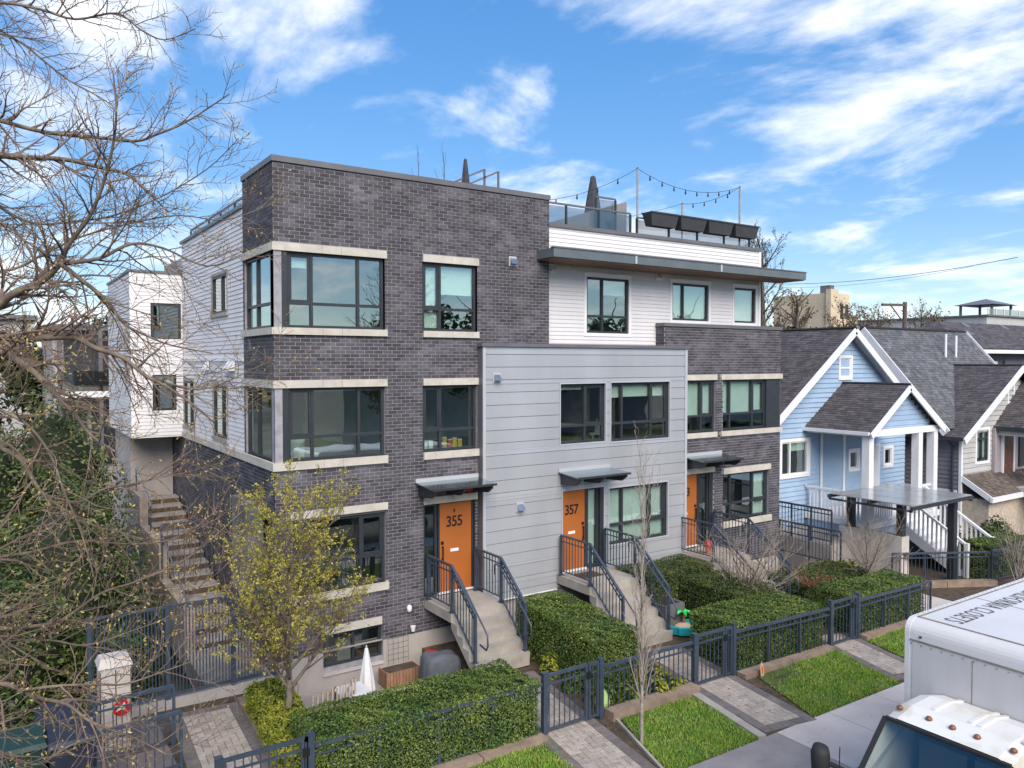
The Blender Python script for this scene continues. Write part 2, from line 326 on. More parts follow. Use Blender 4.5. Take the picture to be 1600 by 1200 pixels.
# lawns with blades of grass
def lawn(poly, label, dens=2700, bare=None):
    b = MB(); b.extrude([(x, y, -0.12) for x, y in poly], (0, 0, 0.115)); b = tag(b.build('lawn', M['turf'], slope=True), label.replace('blades', 'turf under the blades'), kind='structure')
    P = np.array(poly); lo = P.min(0); hi = P.max(0); n = int(dens * (hi - lo).prod()); q = NR.uniform(lo, hi, (n, 2)); ins = np.zeros(n, bool)
    for i in range(len(P)):
        a = P[i]; c = P[i - 1]; cond = ((a[1] > q[:, 1]) != (c[1] > q[:, 1])); xi = (c[0] - a[0]) * (q[:, 1] - a[1]) / (c[1] - a[1] + 1e-12) + a[0]; ins ^= cond & (q[:, 0] < xi)
    q = q[ins]; q = q + NR.normal(0, .022, q.shape)
    th = np.sin(q[:, 0] * 3.1 + 1.3 * np.sin(q[:, 1] * 2.7)) * np.sin(q[:, 1] * 4.3 + np.sin(q[:, 0] * 2.1)); q = q[NR.uniform(0, 1, len(q)) < np.clip(.97 - .4 * np.clip(th - .35, 0, 1) * 1.6, .2, 1)]
    if bare is not None:
        dd = np.hypot((q[:, 0] - bare[0]) / bare[2], (q[:, 1] - bare[1]) / bare[3]); q = q[NR.uniform(0, 1, len(q)) < np.clip(dd - .45, 0.02, 1)]
    n = len(q); h = NR.uniform(.02, .055, n) * (1 + .35 * np.sin(q[:, 0] * 5 + q[:, 1] * 3)); a = NR.uniform(0, 6.283, n); w = NR.uniform(.006, .011, n)
    ln = NR.normal(0, .022, (n, 2)); z = -0.013 * (q[:, 0] - 4)
    V = np.zeros((n, 3, 3)); V[:, 0, 0] = q[:, 0] - np.cos(a) * w; V[:, 0, 1] = q[:, 1] - np.sin(a) * w; V[:, 1, 0] = q[:, 0] + np.cos(a) * w; V[:, 1, 1] = q[:, 1] + np.sin(a) * w
    V[:, 2, :2] = q + ln; V[:, :2, 2] = (z - .01)[:, None]; V[:, 2, 2] = z + h
    tag(quads_mesh('grass', V, M['grass_a']), label, 'grass', kind='stuff')
lawn([(4.75, -5.3), (6.62, -5.35), (6.27, -7.2), (4.07, -7.2)], 'short green grass blades between the first and middle paver paths')
lawn([(8.55, -5.33), (11.38, -5.36), (10.75, -7.2), (7.85, -7.2)], 'short green grass blades between the middle and far paver paths', bare=(8.75, -5.5, .9, .5))
lawn([(12.6, -5.36), (15.8, -5.36), (15.8, -7.2), (11.98, -7.2)], 'short green grass blades by the concrete walk beyond the far path')
lawn([(-0.9, -5.3), (3.1, -5.3), (2.65, -7.2), (-0.9, -7.2)], 'short green grass blades below the long front hedge')
# ================================================================== townhouse building
TH = thing('townhouse', (0, 0, 0), 'three-storey townhouse row of dark brick, grey metal panels and white siding', 'building')
Z = dict(T=10.685, l3t=9.044, l3b=8.88, s3t=7.30, s3b=7.156, l2t=6.204, l2b=6.046, s2t=4.505, s2b=4.337, l1t=3.45, l1b=3.29, s1t=1.663, s1b=1.499, l0t=.901, l0b=.729, conc=.35)
YW, YG = 0.35, -0.22
class Wall:
    """a wall sheet in the plane y=c (axis 'y', facing -y) or x=c (axis 'x', facing -x) with rectangular openings"""
    def __init__(s, axis, c, a0, a1, z0, z1, ops): s.axis, s.c, s.a0, s.a1, s.z0, s.z1, s.ops = axis, c, a0, a1, z0, z1, ops
    def P(s, a, z, d=0): return (a, s.c + d, z) if s.axis == 'y' else (s.c + d, a, z)
    def sheet(s, mb, m=0, depth=0.16):
        A = sorted({s.a0, s.a1, *[v for o in s.ops for v in o[:2] if s.a0 < v < s.a1]}); Zs = sorted({s.z0, s.z1, *[v for o in s.ops for v in o[2:4] if s.z0 < v < s.z1]})
        for a, b in zip(A[:-1], A[1:]):
            for c, d in zip(Zs[:-1], Zs[1:]):
                am, zm = (a + b) / 2, (c + d) / 2
                if any(o[0] < am < o[1] and o[2] < zm < o[3] for o in s.ops): continue
                mb.quad(s.P(a, c), s.P(b, c), s.P(b, d), s.P(a, d), m)
        for o in s.ops:
            p = lambda a, z, d: s.P(a, z, d)
            for (a, c), (b, d) in (((o[0], o[2]), (o[1], o[2])), ((o[1], o[2]), (o[1], o[3])), ((o[1], o[3]), (o[0], o[3])), ((o[0], o[3]), (o[0], o[2]))):
                mb.quad(p(a, c, 0), p(b, d, 0), p(b, d, depth), p(a, c, depth), m)
    def spans(s, zc, extra=()):
        iv = [(s.a0, s.a1)]
        for o in list(s.ops) + list(extra):
            if o[2] < zc < o[3]:
                nv = []
                for a, b in iv:
                    if o[1] <= a or o[0] >= b: nv.append((a, b)); continue
                    if o[0] > a: nv.append((a, o[0]))
                    if o[1] < b: nv.append((o[1], b))
                iv = nv
        return iv
BR = []   # (axis, c, a0, a1, z0, z1)
BL, BH, CO, J = 0.22, 0.0793, 0.0793, 0.0135
ZS = .35 + 84 * CO
def lay_bricks(w, extra=()):
    k0 = int(math.floor((w.z0 - .35) / CO + 1e-6)); k = k0
    while True:
        z0 = .35 + k * CO
        if z0 >= w.z1 - 0.02: break
        z1 = min(z0 + CO - J, w.z1)
        if z0 >= w.z0 - 0.02:
            off = 0 if k % 2 else BL / 2
            for a, b in w.spans((z0 + z1) / 2, extra):
                n = math.floor((a - off) / BL)
                while True:
                    p = max(a, off + n * BL + J / 2); q = min(b, off + (n + 1) * BL - J / 2)
                    if p >= b: break
                    if q - p > 0.03: BR.append((w.axis, w.c, p, q, z0, z1))
                    n += 1
        k += 1
def lintel(axis, c, a0, a1, z0, z1, proud=0.035, cuts=()):
    pts = [a0, *cuts, a1]
    for a, b in zip(pts[:-1], pts[1:]):
        mb = MB()
        if axis == 'y': mb.box(a + .003, b - .003, c - proud, c + .12, z0, z1)
        else: mb.box(c - proud, c + .12, a + .003, b - .003, z0, z1)
        mb.build('stone_band', M['stone_trim'], TH)
def window(axis, c, a0, a1, z0, z1, mulls=(), trans=None, rec=0.10, blinds=(), room=True, fr=0.06, sash=(), parent=None, fmat='dark_metal', roomd=2.6, rmat='room', skiptr=(), sg=1):
    """frame with mullions and panes; rec = recess of the glass behind the wall plane"""
    par = parent or TH
    B = lambda mb, a, b, y0, y1, zz0, zz1, m=0: mb.box(a, b, c + y0 * sg, c + y1 * sg, zz0, zz1, m) if axis == 'y' else mb.box(c + y0, c + y1, a, b, zz0, zz1, m)
    f = MB()
    y0, y1 = (rec - .035, rec + .05)
    B(f, a0, a0 + fr, y0, y1, z0, z1); B(f, a1 - fr, a1, y0, y1, z0, z1); B(f, a0 + fr, a1 - fr, y0, y1, z1 - fr, z1); B(f, a0 + fr, a1 - fr, y0, y1, z0, z0 + fr)
    for q in mulls: B(f, q - .03, q + .03, y0 - .004, y1, z0 + fr, z1 - fr)
    cols = [a0 + fr, *mulls, a1 - fr]; panes = []
    for i, (p, q) in enumerate(zip(cols[:-1], cols[1:])):
        p2 = p + (.03 if i else 0); q2 = q - (.03 if i < len(cols) - 2 else 0)
        if trans and i not in skiptr:
            B(f, p2, q2, y0 - .002, y1, trans - .03, trans + .03); panes += [(p2, q2, z0 + fr, trans - .03, i), (p2, q2, trans + .03, z1 - fr, i)]
        else: panes.append((p2, q2, z0 + fr, z1 - fr, i))
        if i in sash:
            t = (trans + .03) if trans and i not in skiptr else z0 + fr
            e = .045
            B(f, p2, p2 + e, y0 + .01, y1, t, z1 - fr); B(f, q2 - e, q2, y0 + .01, y1, t, z1 - fr); B(f, p2 + e, q2 - e, y0 + .01, y1, z1 - fr - e, z1 - fr); B(f, p2 + e, q2 - e, y0 + .01, y1, t, t + e)
    wo = f.build('window', M[fmat], par)
    deep = par is TH or par.type == 'EMPTY'
    for p, q, r_, s_, i in panes:
        g_ = MB(); B(g_, p - .004, q + .004, rec + .004, rec + .016, r_ - .004, s_ + .004); g_.build('pane', M['glass'], wo)
    for i, frac in blinds:
        p = cols[i] + (.03 if i else 0); q = cols[i + 1] - (.03 if i < len(cols) - 2 else 0)
        bm = MB(); B(bm, p - .02, q + .02, rec + .09, rec + .10, z1 - (z1 - z0) * frac, z1 - fr + .02); bm.build('blind', M['blind'], wo)
    if room:
        r_ = MB(); e = .55 if room is True else room
        lo, hi = (a0 - e, a1 + e); q0, q1 = z0 - .35, z1 + .25; d0, d1 = rec + .12, rec + roomd
        def pt(a, d, z): return (a, c + d * sg, z) if axis == 'y' else (c + d, a, z)
        r_.quad(pt(lo, d1, q0), pt(hi, d1, q0), pt(hi, d1, q1), pt(lo, d1, q1)); r_.quad(pt(lo, d0, q0), pt(lo, d1, q0), pt(lo, d1, q1), pt(lo, d0, q1)); r_.quad(pt(hi, d0, q0), pt(hi, d1, q0), pt(hi, d1, q1), pt(hi, d0, q1))
        r_.quad(pt(lo, d0, q0), pt(hi, d0, q0), pt(hi, d1, q0), pt(lo, d1, q0)); r_.quad(pt(lo, d0, q1), pt(hi, d0, q1), pt(hi, d1, q1), pt(lo, d1, q1))
        r_.build('interior_room', M[rmat], par)
    return wo
# --- brick tower, unit 355
opF = [(-.01, 2.47, Z['s3t'], Z['l3b']), (-.01, 2.47, Z['s2t'], Z['l2b']), (.35, 2.47, Z['s1t'], Z['l1b']), (1.0, 2.375, .0, Z['l0b']),
       (3.40, 4.87, Z['s3t'], Z['l3b']), (3.40, 4.87, Z['s2t'], Z['l2b']), (3.41, 4.80, 1.11, Z['l1b'])]
band = [(-.04, 2.513, Z['l3b'], Z['l3t']), (-.04, 2.513, Z['s3b'], Z['s3t']), (-.04, 2.513, Z['l2b'], Z['l2t']), (-.04, 2.513, Z['s2b'], Z['s2t']), (.30, 2.513, Z['l1b'], Z['l1t']), (.30, 2.513, Z['s1b'], Z['s1t']), (.95, 2.357, Z['l0b'], Z['l0t']),
        (3.409, 4.908, Z['l3b'], Z['l3t']), (3.409, 4.908, Z['s3b'], Z['s3t']), (3.409, 4.908, Z['l2b'], Z['l2t']), (3.409, 4.908, Z['s2b'], Z['s2t']), (3.409, 4.86, Z['l1b'], Z['l1t'])]
wt1 = Wall('y', 0, 0, 4.906, -.5, ZS, opF); wt2 = Wall('y', 0, 0, 7.009, ZS, Z['T'], [o for o in opF if o[3] > 7])
wm = MB(); wt1.sheet(wm); wt2.sheet(wm)
for q in (wt1, wt2):
    q2 = Wall('y', 0, q.a0, q.a1, max(q.z0, .35), q.z1, q.ops); lay_bricks(q2, band)
opL = [(-.01, 2.16, Z['s3t'], Z['l3b']), (-.01, 2.16, Z['s2t'], Z['l2b'])]
bandL = [(-.04, 2.30, Z['l3b'], Z['l3t']), (-.04, 2.30, Z['s3b'], Z['s3t']), (-.04, 2.30, Z['l2b'], Z['l2t']), (-.04, 11.5, Z['s2b'], Z['s2t'])]
wl1 = Wall('x', 0, 0, 2.26, Z['s2b'], Z['T'], opL); wl2 = Wall('x', 0, 0, 11.5, -.5, Z['s2b'], [])
wl1.sheet(wm); wl2.sheet(wm)
lay_bricks(wl1, bandL); lay_bricks(Wall('x', 0, 0, 11.5, .35, Z['s2b'], []), bandL)
# tower: back, right side and roof
wm.quad((7.009, 0, 6.96), (7.009, 6, 6.96), (7.009, 6, Z['T']), (7.009, 0, Z['T'])); wm.quad((0, 2.26, 10.1), (7, 2.26, 10.1), (7, 2.26, Z['T']), (0, 2.26, Z['T']))
wm.build('brick_backing', M['mortar'], TH); wm = MB()
# --- right brick unit 363
opR = [(11.9, 13.25, 4.49, Z['l2b']), (13.56, 16.29, 4.49, Z['l2b']), (13.59, 15.76, 1.72, 3.17), (11.5, 13.17, 1.12, Z['l1b'])]
bandR = [(11.6, 13.30, Z['l2b'], Z['l2t']), (13.45, 16.36, Z['l2b'], Z['l2t']), (11.6, 13.30, Z['s2b'], 4.49), (13.45, 16.36, Z['s2b'], 4.49), (13.55, 15.83, 3.17, 3.34), (13.55, 15.83, 1.53, 1.72), (11.6, 13.2, Z['l1b'], Z['l1t'])]
wr1 = Wall('y', 0, 11.4, 16.28, -.5, ZS, opR); wr2 = Wall('y', 0, 11.09, 16.28, ZS, 7.60, [])
wr1.sheet(wm); wr2.sheet(wm); lay_bricks(Wall('y', 0, 11.79, 16.28, .35, ZS, opR), bandR); lay_bricks(wr2)
wlr = Wall('x', 11.09, 0, YW, 6.96, 7.60, []); wlr.sheet(wm); lay_bricks(wlr)
wm.quad((16.28, 0, -.5), (16.28, 9, -.5), (16.28, 9, 7.6), (16.28, 0, 7.6)); wm.quad((11.09, .25, 6.96), (16.28, .25, 6.96), (16.28, .25, 7.6), (11.09, .25, 7.6))
wm.build('brick_backing', M['mortar'], TH)
# bricks: the nearest whole ones singly, the rest joined
D = 0.006
full = sorted([b for b in BR if b[0] == 'y' and b[1] == 0 and b[3] - b[2] > .204 and b[5] - b[4] > .06 and b[4] > 4.6], key=lambda b: (Vector(((b[2] + b[3]) / 2, 0, b[4])) - CAM).length)[:300]
fs_ = set(full)
bm_ = MB(); bm_.box(-.11 + J / 2, .11 - J / 2, -D, .002, 0, CO - J, skip='k'); bme = bpy.data.meshes.new('brick'); bme.from_pydata(bm_.v, [], bm_.f); bme.materials.append(M['brick'])
for b in full:
    o = link('brick', bme); attach(o, TH); o.location = ((b[2] + b[3]) / 2, -R.uniform(0, .002), b[4])
mb = MB()
for b in BR:
    if b in fs_: continue
    e = R.uniform(0, .003)
    if b[0] == 'y': mb.box(b[2], b[3], b[1] - D - e, b[1] + .002, b[4], b[5], skip='k')
    else: mb.box(b[1] - D - e, b[1] + .002, b[2], b[3], b[4], b[5], skip='r')
tag(mb.build('brickwork', M['brick'], TH), kind='stuff')
# concrete base
cb = MB(); cw = Wall('y', -.025, -.0, 4.9, -.6, .35, [(.98, 2.38, -.12, .36)]); cw.sheet(cb, depth=.1); cb.quad((0, -.025, .35), (4.9, -.025, .35), (4.9, .02, .35), (0, .02, .35))
cb.quad((.98, -.06, -.16), (2.38, -.06, -.16), (2.38, .1, -.02), (.98, .1, -.02)); cb.box(4.95, 11.8, -.15, .1, -.6, .80); cb.box(11.8, 16.3, -.03, .05, -.6, .35)
cb.box(-.03, .01, 0, 11.4, -.6, .35)
cb.build('concrete_base', M['concrete_wall'], TH)
# stone bands
for n in ('l3', 's3', 'l2', 's2'):
    p = .04 if n[0] == 'l' else .065
    lintel('y', 0, -p, 2.513, Z[n + 'b'], Z[n + 't'], p, (1.02, 1.45)); lintel('y', 0, 3.409, 4.908 if n[0] == 'l' else 4.90, Z[n + 'b'], Z[n + 't'], p, (4.16,))
    lintel('x', 0, .125, 2.30 if n != 's2' else 11.2, Z[n + 'b'], Z[n + 't'], p, () if n != 's2' else (2.4, 4.6, 6.8, 9.0))
lintel('y', 0, .30, 2.513, Z['l1b'], Z['l1t'], .04, (1.45,)); lintel('y', 0, .30, 2.513, Z['s1b'], Z['s1t'], .08, (1.45,)); lintel('y', 0, .95, 2.357, Z['l0b'], Z['l0t'], .04); lintel('y', 0, 3.409, 4.86, Z['l1b'], Z['l1t'], .04, (4.16,))
for (a, b, c, d, p, cu) in ((11.82, 13.28, Z['l2b'], Z['l2t'], .04, (12.55,)), (13.46, 16.36, Z['l2b'], Z['l2t'], .04, (14.45, 15.2)), (11.82, 13.28, Z['s2b'], 4.49, .06, (12.55,)), (13.46, 16.34, Z['s2b'], 4.49, .06, (14.45, 15.2)), (13.58, 15.82, 3.17, 3.34, .04, (14.6,)), (13.56, 15.84, 1.53, 1.72, .07, (14.6,)), (11.82, 13.2, Z['l1b'], Z['l1t'], .04, ())):
    lintel('y', 0, a, b, c, d, p, cu)
# parapet caps
def cap(name, x0, x1, y0, y1, z0, z1, m='cap_metal'): MB().box(x0, x1, y0, y1, z0, z1).build(name, M[m], TH)
cap('parapet_cap', -.035, 7.03, -.04, .30, Z['T'], Z['T'] + .12); cap('parapet_cap', -.035, .30, .303, 2.30, Z['T'], Z['T'] + .12); cap('parapet_cap', 6.73, 7.03, .303, 6, Z['T'], Z['T'] + .12); cap('parapet_cap', .303, 6.727, 2.0, 2.30, Z['T'], Z['T'] + .12)
cap('parapet_cap', 11.05, 16.32, -.045, .30, 7.60, 7.70); cap('parapet_flashing', 7.009 - 1.9, 7.02, -.03, .02, 6.965, 7.03, 'panel_trim')
# tower windows
for n, zz0, zz1, tr, bl in (('3', Z['s3t'], Z['l3b'], 7.815, ((0, .2),)), ('2', Z['s2t'], Z['l2b'], 5.0, ((1, .06), (2, .06)))):
    window('y', 0, .29, 2.46, zz0, zz1, (.82, 1.866), tr, blinds=bl, sash=(0,), room=False)
    window('x', 0, .12, 2.15, zz0, zz1, (.33, 1.35), tr if n == '3' else None, room=False, rec=.08)
    MB().box(.003, .285, .003, .12, zz0, zz1).build('corner_column', M['dark_metal'], TH)
    MB().box(.0, .06, .0, .11, zz0 + .001, zz1 - .001).build('corner_trim', M['fascia'], TH)
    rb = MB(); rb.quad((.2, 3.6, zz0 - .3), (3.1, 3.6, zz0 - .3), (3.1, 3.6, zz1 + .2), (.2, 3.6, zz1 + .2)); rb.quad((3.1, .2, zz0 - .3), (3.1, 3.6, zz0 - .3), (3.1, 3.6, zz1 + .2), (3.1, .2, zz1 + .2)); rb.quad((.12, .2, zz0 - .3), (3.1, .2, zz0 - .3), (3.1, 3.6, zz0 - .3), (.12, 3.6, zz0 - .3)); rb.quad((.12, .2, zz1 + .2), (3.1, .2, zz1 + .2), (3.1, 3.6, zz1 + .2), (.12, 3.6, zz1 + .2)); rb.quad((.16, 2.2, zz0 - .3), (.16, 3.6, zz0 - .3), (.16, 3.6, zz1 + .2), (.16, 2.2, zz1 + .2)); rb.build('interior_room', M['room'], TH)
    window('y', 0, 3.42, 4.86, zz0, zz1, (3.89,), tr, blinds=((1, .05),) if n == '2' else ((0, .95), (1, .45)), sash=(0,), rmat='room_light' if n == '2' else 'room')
window('y', 0, .36, 2.46, Z['s1t'], Z['l1b'] - .06, (1.89,), 2.28, sash=(1,)); MB().box(.36, 2.46, .02, .14, Z['l1b'] - .06, Z['l1b']).build('window_head', M['cap_metal'], TH)
window('y', 0, 1.0, 2.36, -.01, .715, (1.70,), None, rec=.09)
# --- grey metal panel unit 357
GX0, GX1 = 4.906, 11.785
opG = [(7.19, 8.75, 4.45, 6.05), (8.885, 11.12, 4.42, 6.06), (8.83, 11.07, 1.64, 3.23), (7.26, 8.70, 1.15, 3.30)]
gb = MB(); Wall('y', YG + .02, GX0, GX1, .8, 6.96, opG).sheet(gb, depth=.2); gb.quad((GX0, YG + .02, .8), (GX0, .02, .8), (GX0, .02, 6.96), (GX0, YG + .02, 6.96)); gb.quad((GX1, YG + .02, .8), (GX1, .05, .8), (GX1, .05, 6.96), (GX1, YG + .02, 6.96)); gb.quad((GX0, YG + .02, .8), (GX1, YG + .02, .8), (GX1, .05, .8), (GX0, .05, .8))
gb.build('panel_backing', M['cap_metal'], TH)
z = 0.83; k = 0; rows = []; zz = 6.60
zl = [6.95]; q = 6.762
while q > .85: zl.append(q); q -= .3057
zl.append(.80)
gw = Wall('y', YG, GX0 + .07, GX1 - .09, .8, 6.95, opG)
for zt, zb in zip(zl[:-1], zl[1:]):
    cuts = sorted({zb, zt, *[v for o in opG for v in o[2:4] if zb + .02 < v < zt - .02]})
    for c0, c1 in zip(cuts[:-1], cuts[1:]):
        for a, b in gw.spans((c0 + c1) / 2):
            lo = c0 + (.012 if c0 == zb else 0)
            mb = MB(); mb.add([(a + .004, YG - .004, lo), (b - .004, YG - .004, lo), (b - .004, YG + .004, c1), (a + .004, YG + .004, c1), (a + .004, YG + .03, lo), (b - .004, YG + .03, lo), (b - .004, YG + .03, c1), (a + .004, YG + .03, c1)], [(0, 1, 2, 3), (0, 4, 5, 1), (3, 2, 6, 7), (0, 3, 7, 4), (1, 5, 6, 2)])
            mb.build('cladding_panel', M['panel'], TH)
MB().box(GX0 - .012, GX0 + .066, YG - .012, YG + .019, .80, 6.95).build('corner_trim', M['panel_trim'], TH); MB().box(GX1 - .086, GX1 + .012, YG - .012, YG + .019, .80, 6.95).build('corner_trim', M['panel_trim'], TH)
for zt in zl[1:-1]: MB().box(GX1 - .105, GX1 - .09, YG - .012, YG - .004, zt - .012, zt + .006).build('fixing', M['black'], TH)
MB().box(GX0 - .014, GX0, YG + .021, .0, .80, 6.95).build('side_panel', M['cap_metal'], TH)
cap('parapet_cap', GX0 - .06, GX1 + .06, YG - .05, YW - .01, 6.955, 7.04)
MB().box(5.0, 7.1, YG - .03, YG + .02, .775, .80).build('base_flashing', M['white_paint'], TH)
for o in opG:   # pale trim round each opening
    mb = MB(); y0, y1 = YG - .012, YG + .05; a, b, c, d = o; t = .03
    mb.box(a, a + t, y0, y1, c, d); mb.box(b - t, b, y0, y1, c, d); mb.box(a + t, b - t, y0, y1, d - t, d)
    if c > 1.3: mb.box(a + t, b - t, y0, y1, c, c + t)
    mb.build('opening_trim', M['panel_trim'], TH)
window('y', YG, 7.222, 8.717, 4.48, 6.018, (8.08,), 4.93, rec=.12, blinds=((0, .10), (1, .08)), sash=(1,))
window('y', YG, 8.918, 11.09, 4.45, 6.028, (9.373, 10.44), 4.93, rec=.12, blinds=((0, .26), (1, .25), (2, .25)), sash=(2,), rmat='room')
window('y', YG, 8.864, 11.035, 1.67, 3.20, (9.40, 10.41), 2.19, rec=.12, blinds=((0, .98), (1, .98), (2, .98)), sash=(2,))
for a, b in ((5.95, 6.32), (10.2, 10.9)): window('y', -.15, a, b, .12, .72, (), None, rec=.03, blinds=((0, .97),), room=False, fmat='cap_metal')
# --- unit 363 windows
window('y', 0, 11.9, 13.24, 4.50, 6.04, (12.68,), 4.98, blinds=((0, .68), (1, .70)), sash=(1,))
window('y', 0, 13.574, 15.60, 4.50, 6.04, (13.95, 14.99), 5.0, blinds=((0, .68), (1, .68), (2, .68)), sash=(2,))
MB().box(15.603, 16.27, .01, .6, 4.5, 6.04).build('corner_column', M['dark_metal'], TH)
window('y', 0, 13.607, 15.75, 1.73, 3.165, (13.99, 15.03), 2.23, blinds=((2, .98),), sash=(2,))
# --- white upper storey
opW = [(8.43, 10.13, 7.28, 8.97), (11.65, 13.37, 7.72, 8.99), (14.35, 15.54, 7.72, 8.99)]
WX0, WX1 = 7.012, 15.67
ub = MB(); uw = Wall('y', YW, WX0, WX1, 6.95, 10.1, opW); uw.sheet(ub, depth=.12); ub.quad((WX1, YW, 6.95), (WX1, 9, 6.95), (WX1, 9, 10.1), (WX1, YW, 10.1)); ub.build('upper_wall', M['white_paint'], TH)
def boards(w, parent, pitch=.106, joined=None, m='siding'):
    z = w.z0
    while z < w.z1 - .01:
        zt = min(z + pitch, w.z1)
        for a, b in w.spans((z + zt) / 2):
            if b - a < .02: continue
            mb = joined if joined is not None else MB(); P = w.P
            vs = [P(a, z, -.020), P(b, z, -.020), P(b, zt, -.006), P(a, zt, -.006), P(a, z, 0), P(b, z, 0)]
            mb.add(vs, [(0, 1, 2, 3), (0, 4, 5, 1)])
            if joined is None: mb.build('siding_board', M[m], parent)
        z = zt
boards(Wall('y', YW, WX0, WX1 - .09, 6.97, 10.06, [(o[0] - .0, o[1] + .0, o[2], o[3]) for o in opW]), TH)
MB().box(WX1 - .088, WX1 + .02, YW - .03, YW + .08, 6.97, 10.1).build('corner_board', M['white_paint'], TH)
for o, (a, b, c, d), mu, tr, bl in zip(opW, ((8.52, 10.04, 7.37, 8.88), (11.74, 13.28, 7.81, 8.9), (14.44, 15.45, 7.81, 8.9)), ((9.1,), (12.22,), ()), (7.83, None, None), (((1, .30),), ((0, .95), (1, .95)), ((0, .95),))):
    t = MB(); y0, y1 = YW - .028, YW + .05; t.box(o[0], a, y0, y1, o[2], o[3]); t.box(b, o[1], y0, y1, o[2], o[3]); t.box(a, b, y0, y1, d, o[3]); t.box(a, b, y0, y1, o[2], c); t.box(o[0] - .03, o[1] + .03, y0 - .03, y1, o[3], o[3] + .03); t.build('window_trim', M['white_paint'], TH)
    window('y', YW, a, b, c, d, mu, tr, rec=.05, blinds=bl, skiptr=())
cap('parapet_cap', WX0 + .02, WX1 + .05, YW - .05, YW + .3, 10.1, 10.2); cap('deck_edge', 7.04, WX1, YW + .305, 9, 9.95, 10.05)
# roof canopy slab
ca = MB(); ca.box(6.62, 16.55, -.72, YW - .03, 9.16, 9.38); ca.build('roof_canopy', M['fascia'], TH)
MB().box(6.60, 16.57, -.74, -.60, 9.382, 9.41).build('canopy_drip_edge', M['cap_metal'], TH); MB().box(6.66, 16.5, -.68, YW - .04, 9.135, 9.158).build('canopy_soffit', M['soffit'], TH)
for q in (9.3, 12.6): MB().box(q, q + .06, -.735, -.722, 9.17, 9.37).build('canopy_clip', M['panel_trim'], TH)
# --- left white side above the brick base
opS = [(3.62, 5.28, 7.72, 8.85), (3.68, 5.26, 4.58, 6.06), (7.42, 8.92, 4.62, 6.1)]
lb = MB(); lw = Wall('x', 0.01, 2.262, 9.0, Z['s2t'], 10.1, opS); lw.sheet(lb, depth=.12); lb.build('side_wall', M['white_paint'], TH)
boards(Wall('x', 0.01, 2.262, 8.98, Z['s2t'] + .02, 6.60, opS), TH); boards(Wall('x', 0.01, 2.262, 8.98, 6.69, 10.08, opS), TH)
MB().box(-.03, .02, 2.262, 9.0, 6.602, 6.688).build('belt_trim', M['white_paint'], TH); cap('parapet_cap', -.05, .25, 2.305, 9.05, 10.1, 10.18)
for o in opS:
    window('x', 0.01, o[0] + .09, o[1] - .09, o[2] + .09, o[3] - .08, ((o[0] + o[1]) / 2 - .2,), None, rec=.02, room=False)
    t = MB(); t.box(-.02, .06, o[0], o[0] + .09, o[2], o[3]); t.box(-.02, .06, o[1] - .09, o[1], o[2], o[3]); t.box(-.02, .06, o[0] + .09, o[1] - .09, o[3] - .08, o[3]); t.box(-.05, .06, o[0] - .02, o[1] + .02, o[2], o[2] + .088); t.build('window_trim', M['concrete'], TH)
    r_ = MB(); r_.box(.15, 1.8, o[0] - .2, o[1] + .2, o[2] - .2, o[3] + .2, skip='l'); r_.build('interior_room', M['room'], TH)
for yy in (3.0, 3.35, 5.6): 
    mb = MB(); mb.add([(-.02, yy, 6.38), (-.02, yy + .28, 6.38), (-.16, yy + .28, 6.38), (-.16, yy, 6.38), (-.02, yy, 6.62), (-.02, yy + .28, 6.62)], [(0, 3, 2, 1), (3, 4, 5, 2), (0, 4, 3), (1, 2, 5)]); mb.build('vent_hood', M['white_paint'], TH)
# back bay projecting to the left
opB = [(-.88, -.04, 7.21, 8.32), (-.85, -.19, 5.14, 6.24)]
bb = MB(); by = Wall('y', 9.0, -1.41, 0, 4.35, 9.2, opB); by.sheet(bb, depth=.1); bx = Wall('x', -1.41, 9.0, 14.0, 4.35, 9.2, []); bx.sheet(bb); bb.quad((-1.41, 9, 4.35), (0, 9, 4.35), (0, 14, 4.35), (-1.41, 14, 4.35)); bb.quad((-1.41, 9, 9.2), (.2, 9, 9.2), (.2, 14, 9.2), (-1.41, 14, 9.2)); bb.build('bay_wall', M['white_paint'], TH)
jb = MB(); boards(Wall('y', 9.0, -1.33, 0, 4.4, 9.15, opB), TH, joined=jb); boards(Wall('x', -1.41, 9.08, 14, 4.4, 9.15, []), TH, joined=jb); tag(jb.build('bay_siding', M['siding'], TH), kind='stuff')
MB().box(-1.435, -1.33, 8.975, 9.08, 4.35, 9.18).build('corner_board', M['white_paint'], TH); cap('parapet_cap', -1.46, .1, 8.95, 14, 9.2, 9.27)
window('y', 9.0, -.86, -.05, 7.23, 8.30, (), None, rec=.04, room=.2); window('y', 9.0, -.83, -.2, 5.16, 6.22, (), None, rec=.04, room=.2, blinds=((0, .3),))
MB().box(-1.25, -.03, 10.6, 14, -.5, 4.345).build('bay_base', M['concrete_wall'], TH)
# rear body of the building so that nothing is hollow
rb = MB(); rb.box(.3, 16.2, 2.6, 13.5, -.5, 9.9); rb.box(7.3, 15.6, 2.9, 13.4, 9.905, 9.98); rb.build('rear_body', M['concrete_wall'], TH)
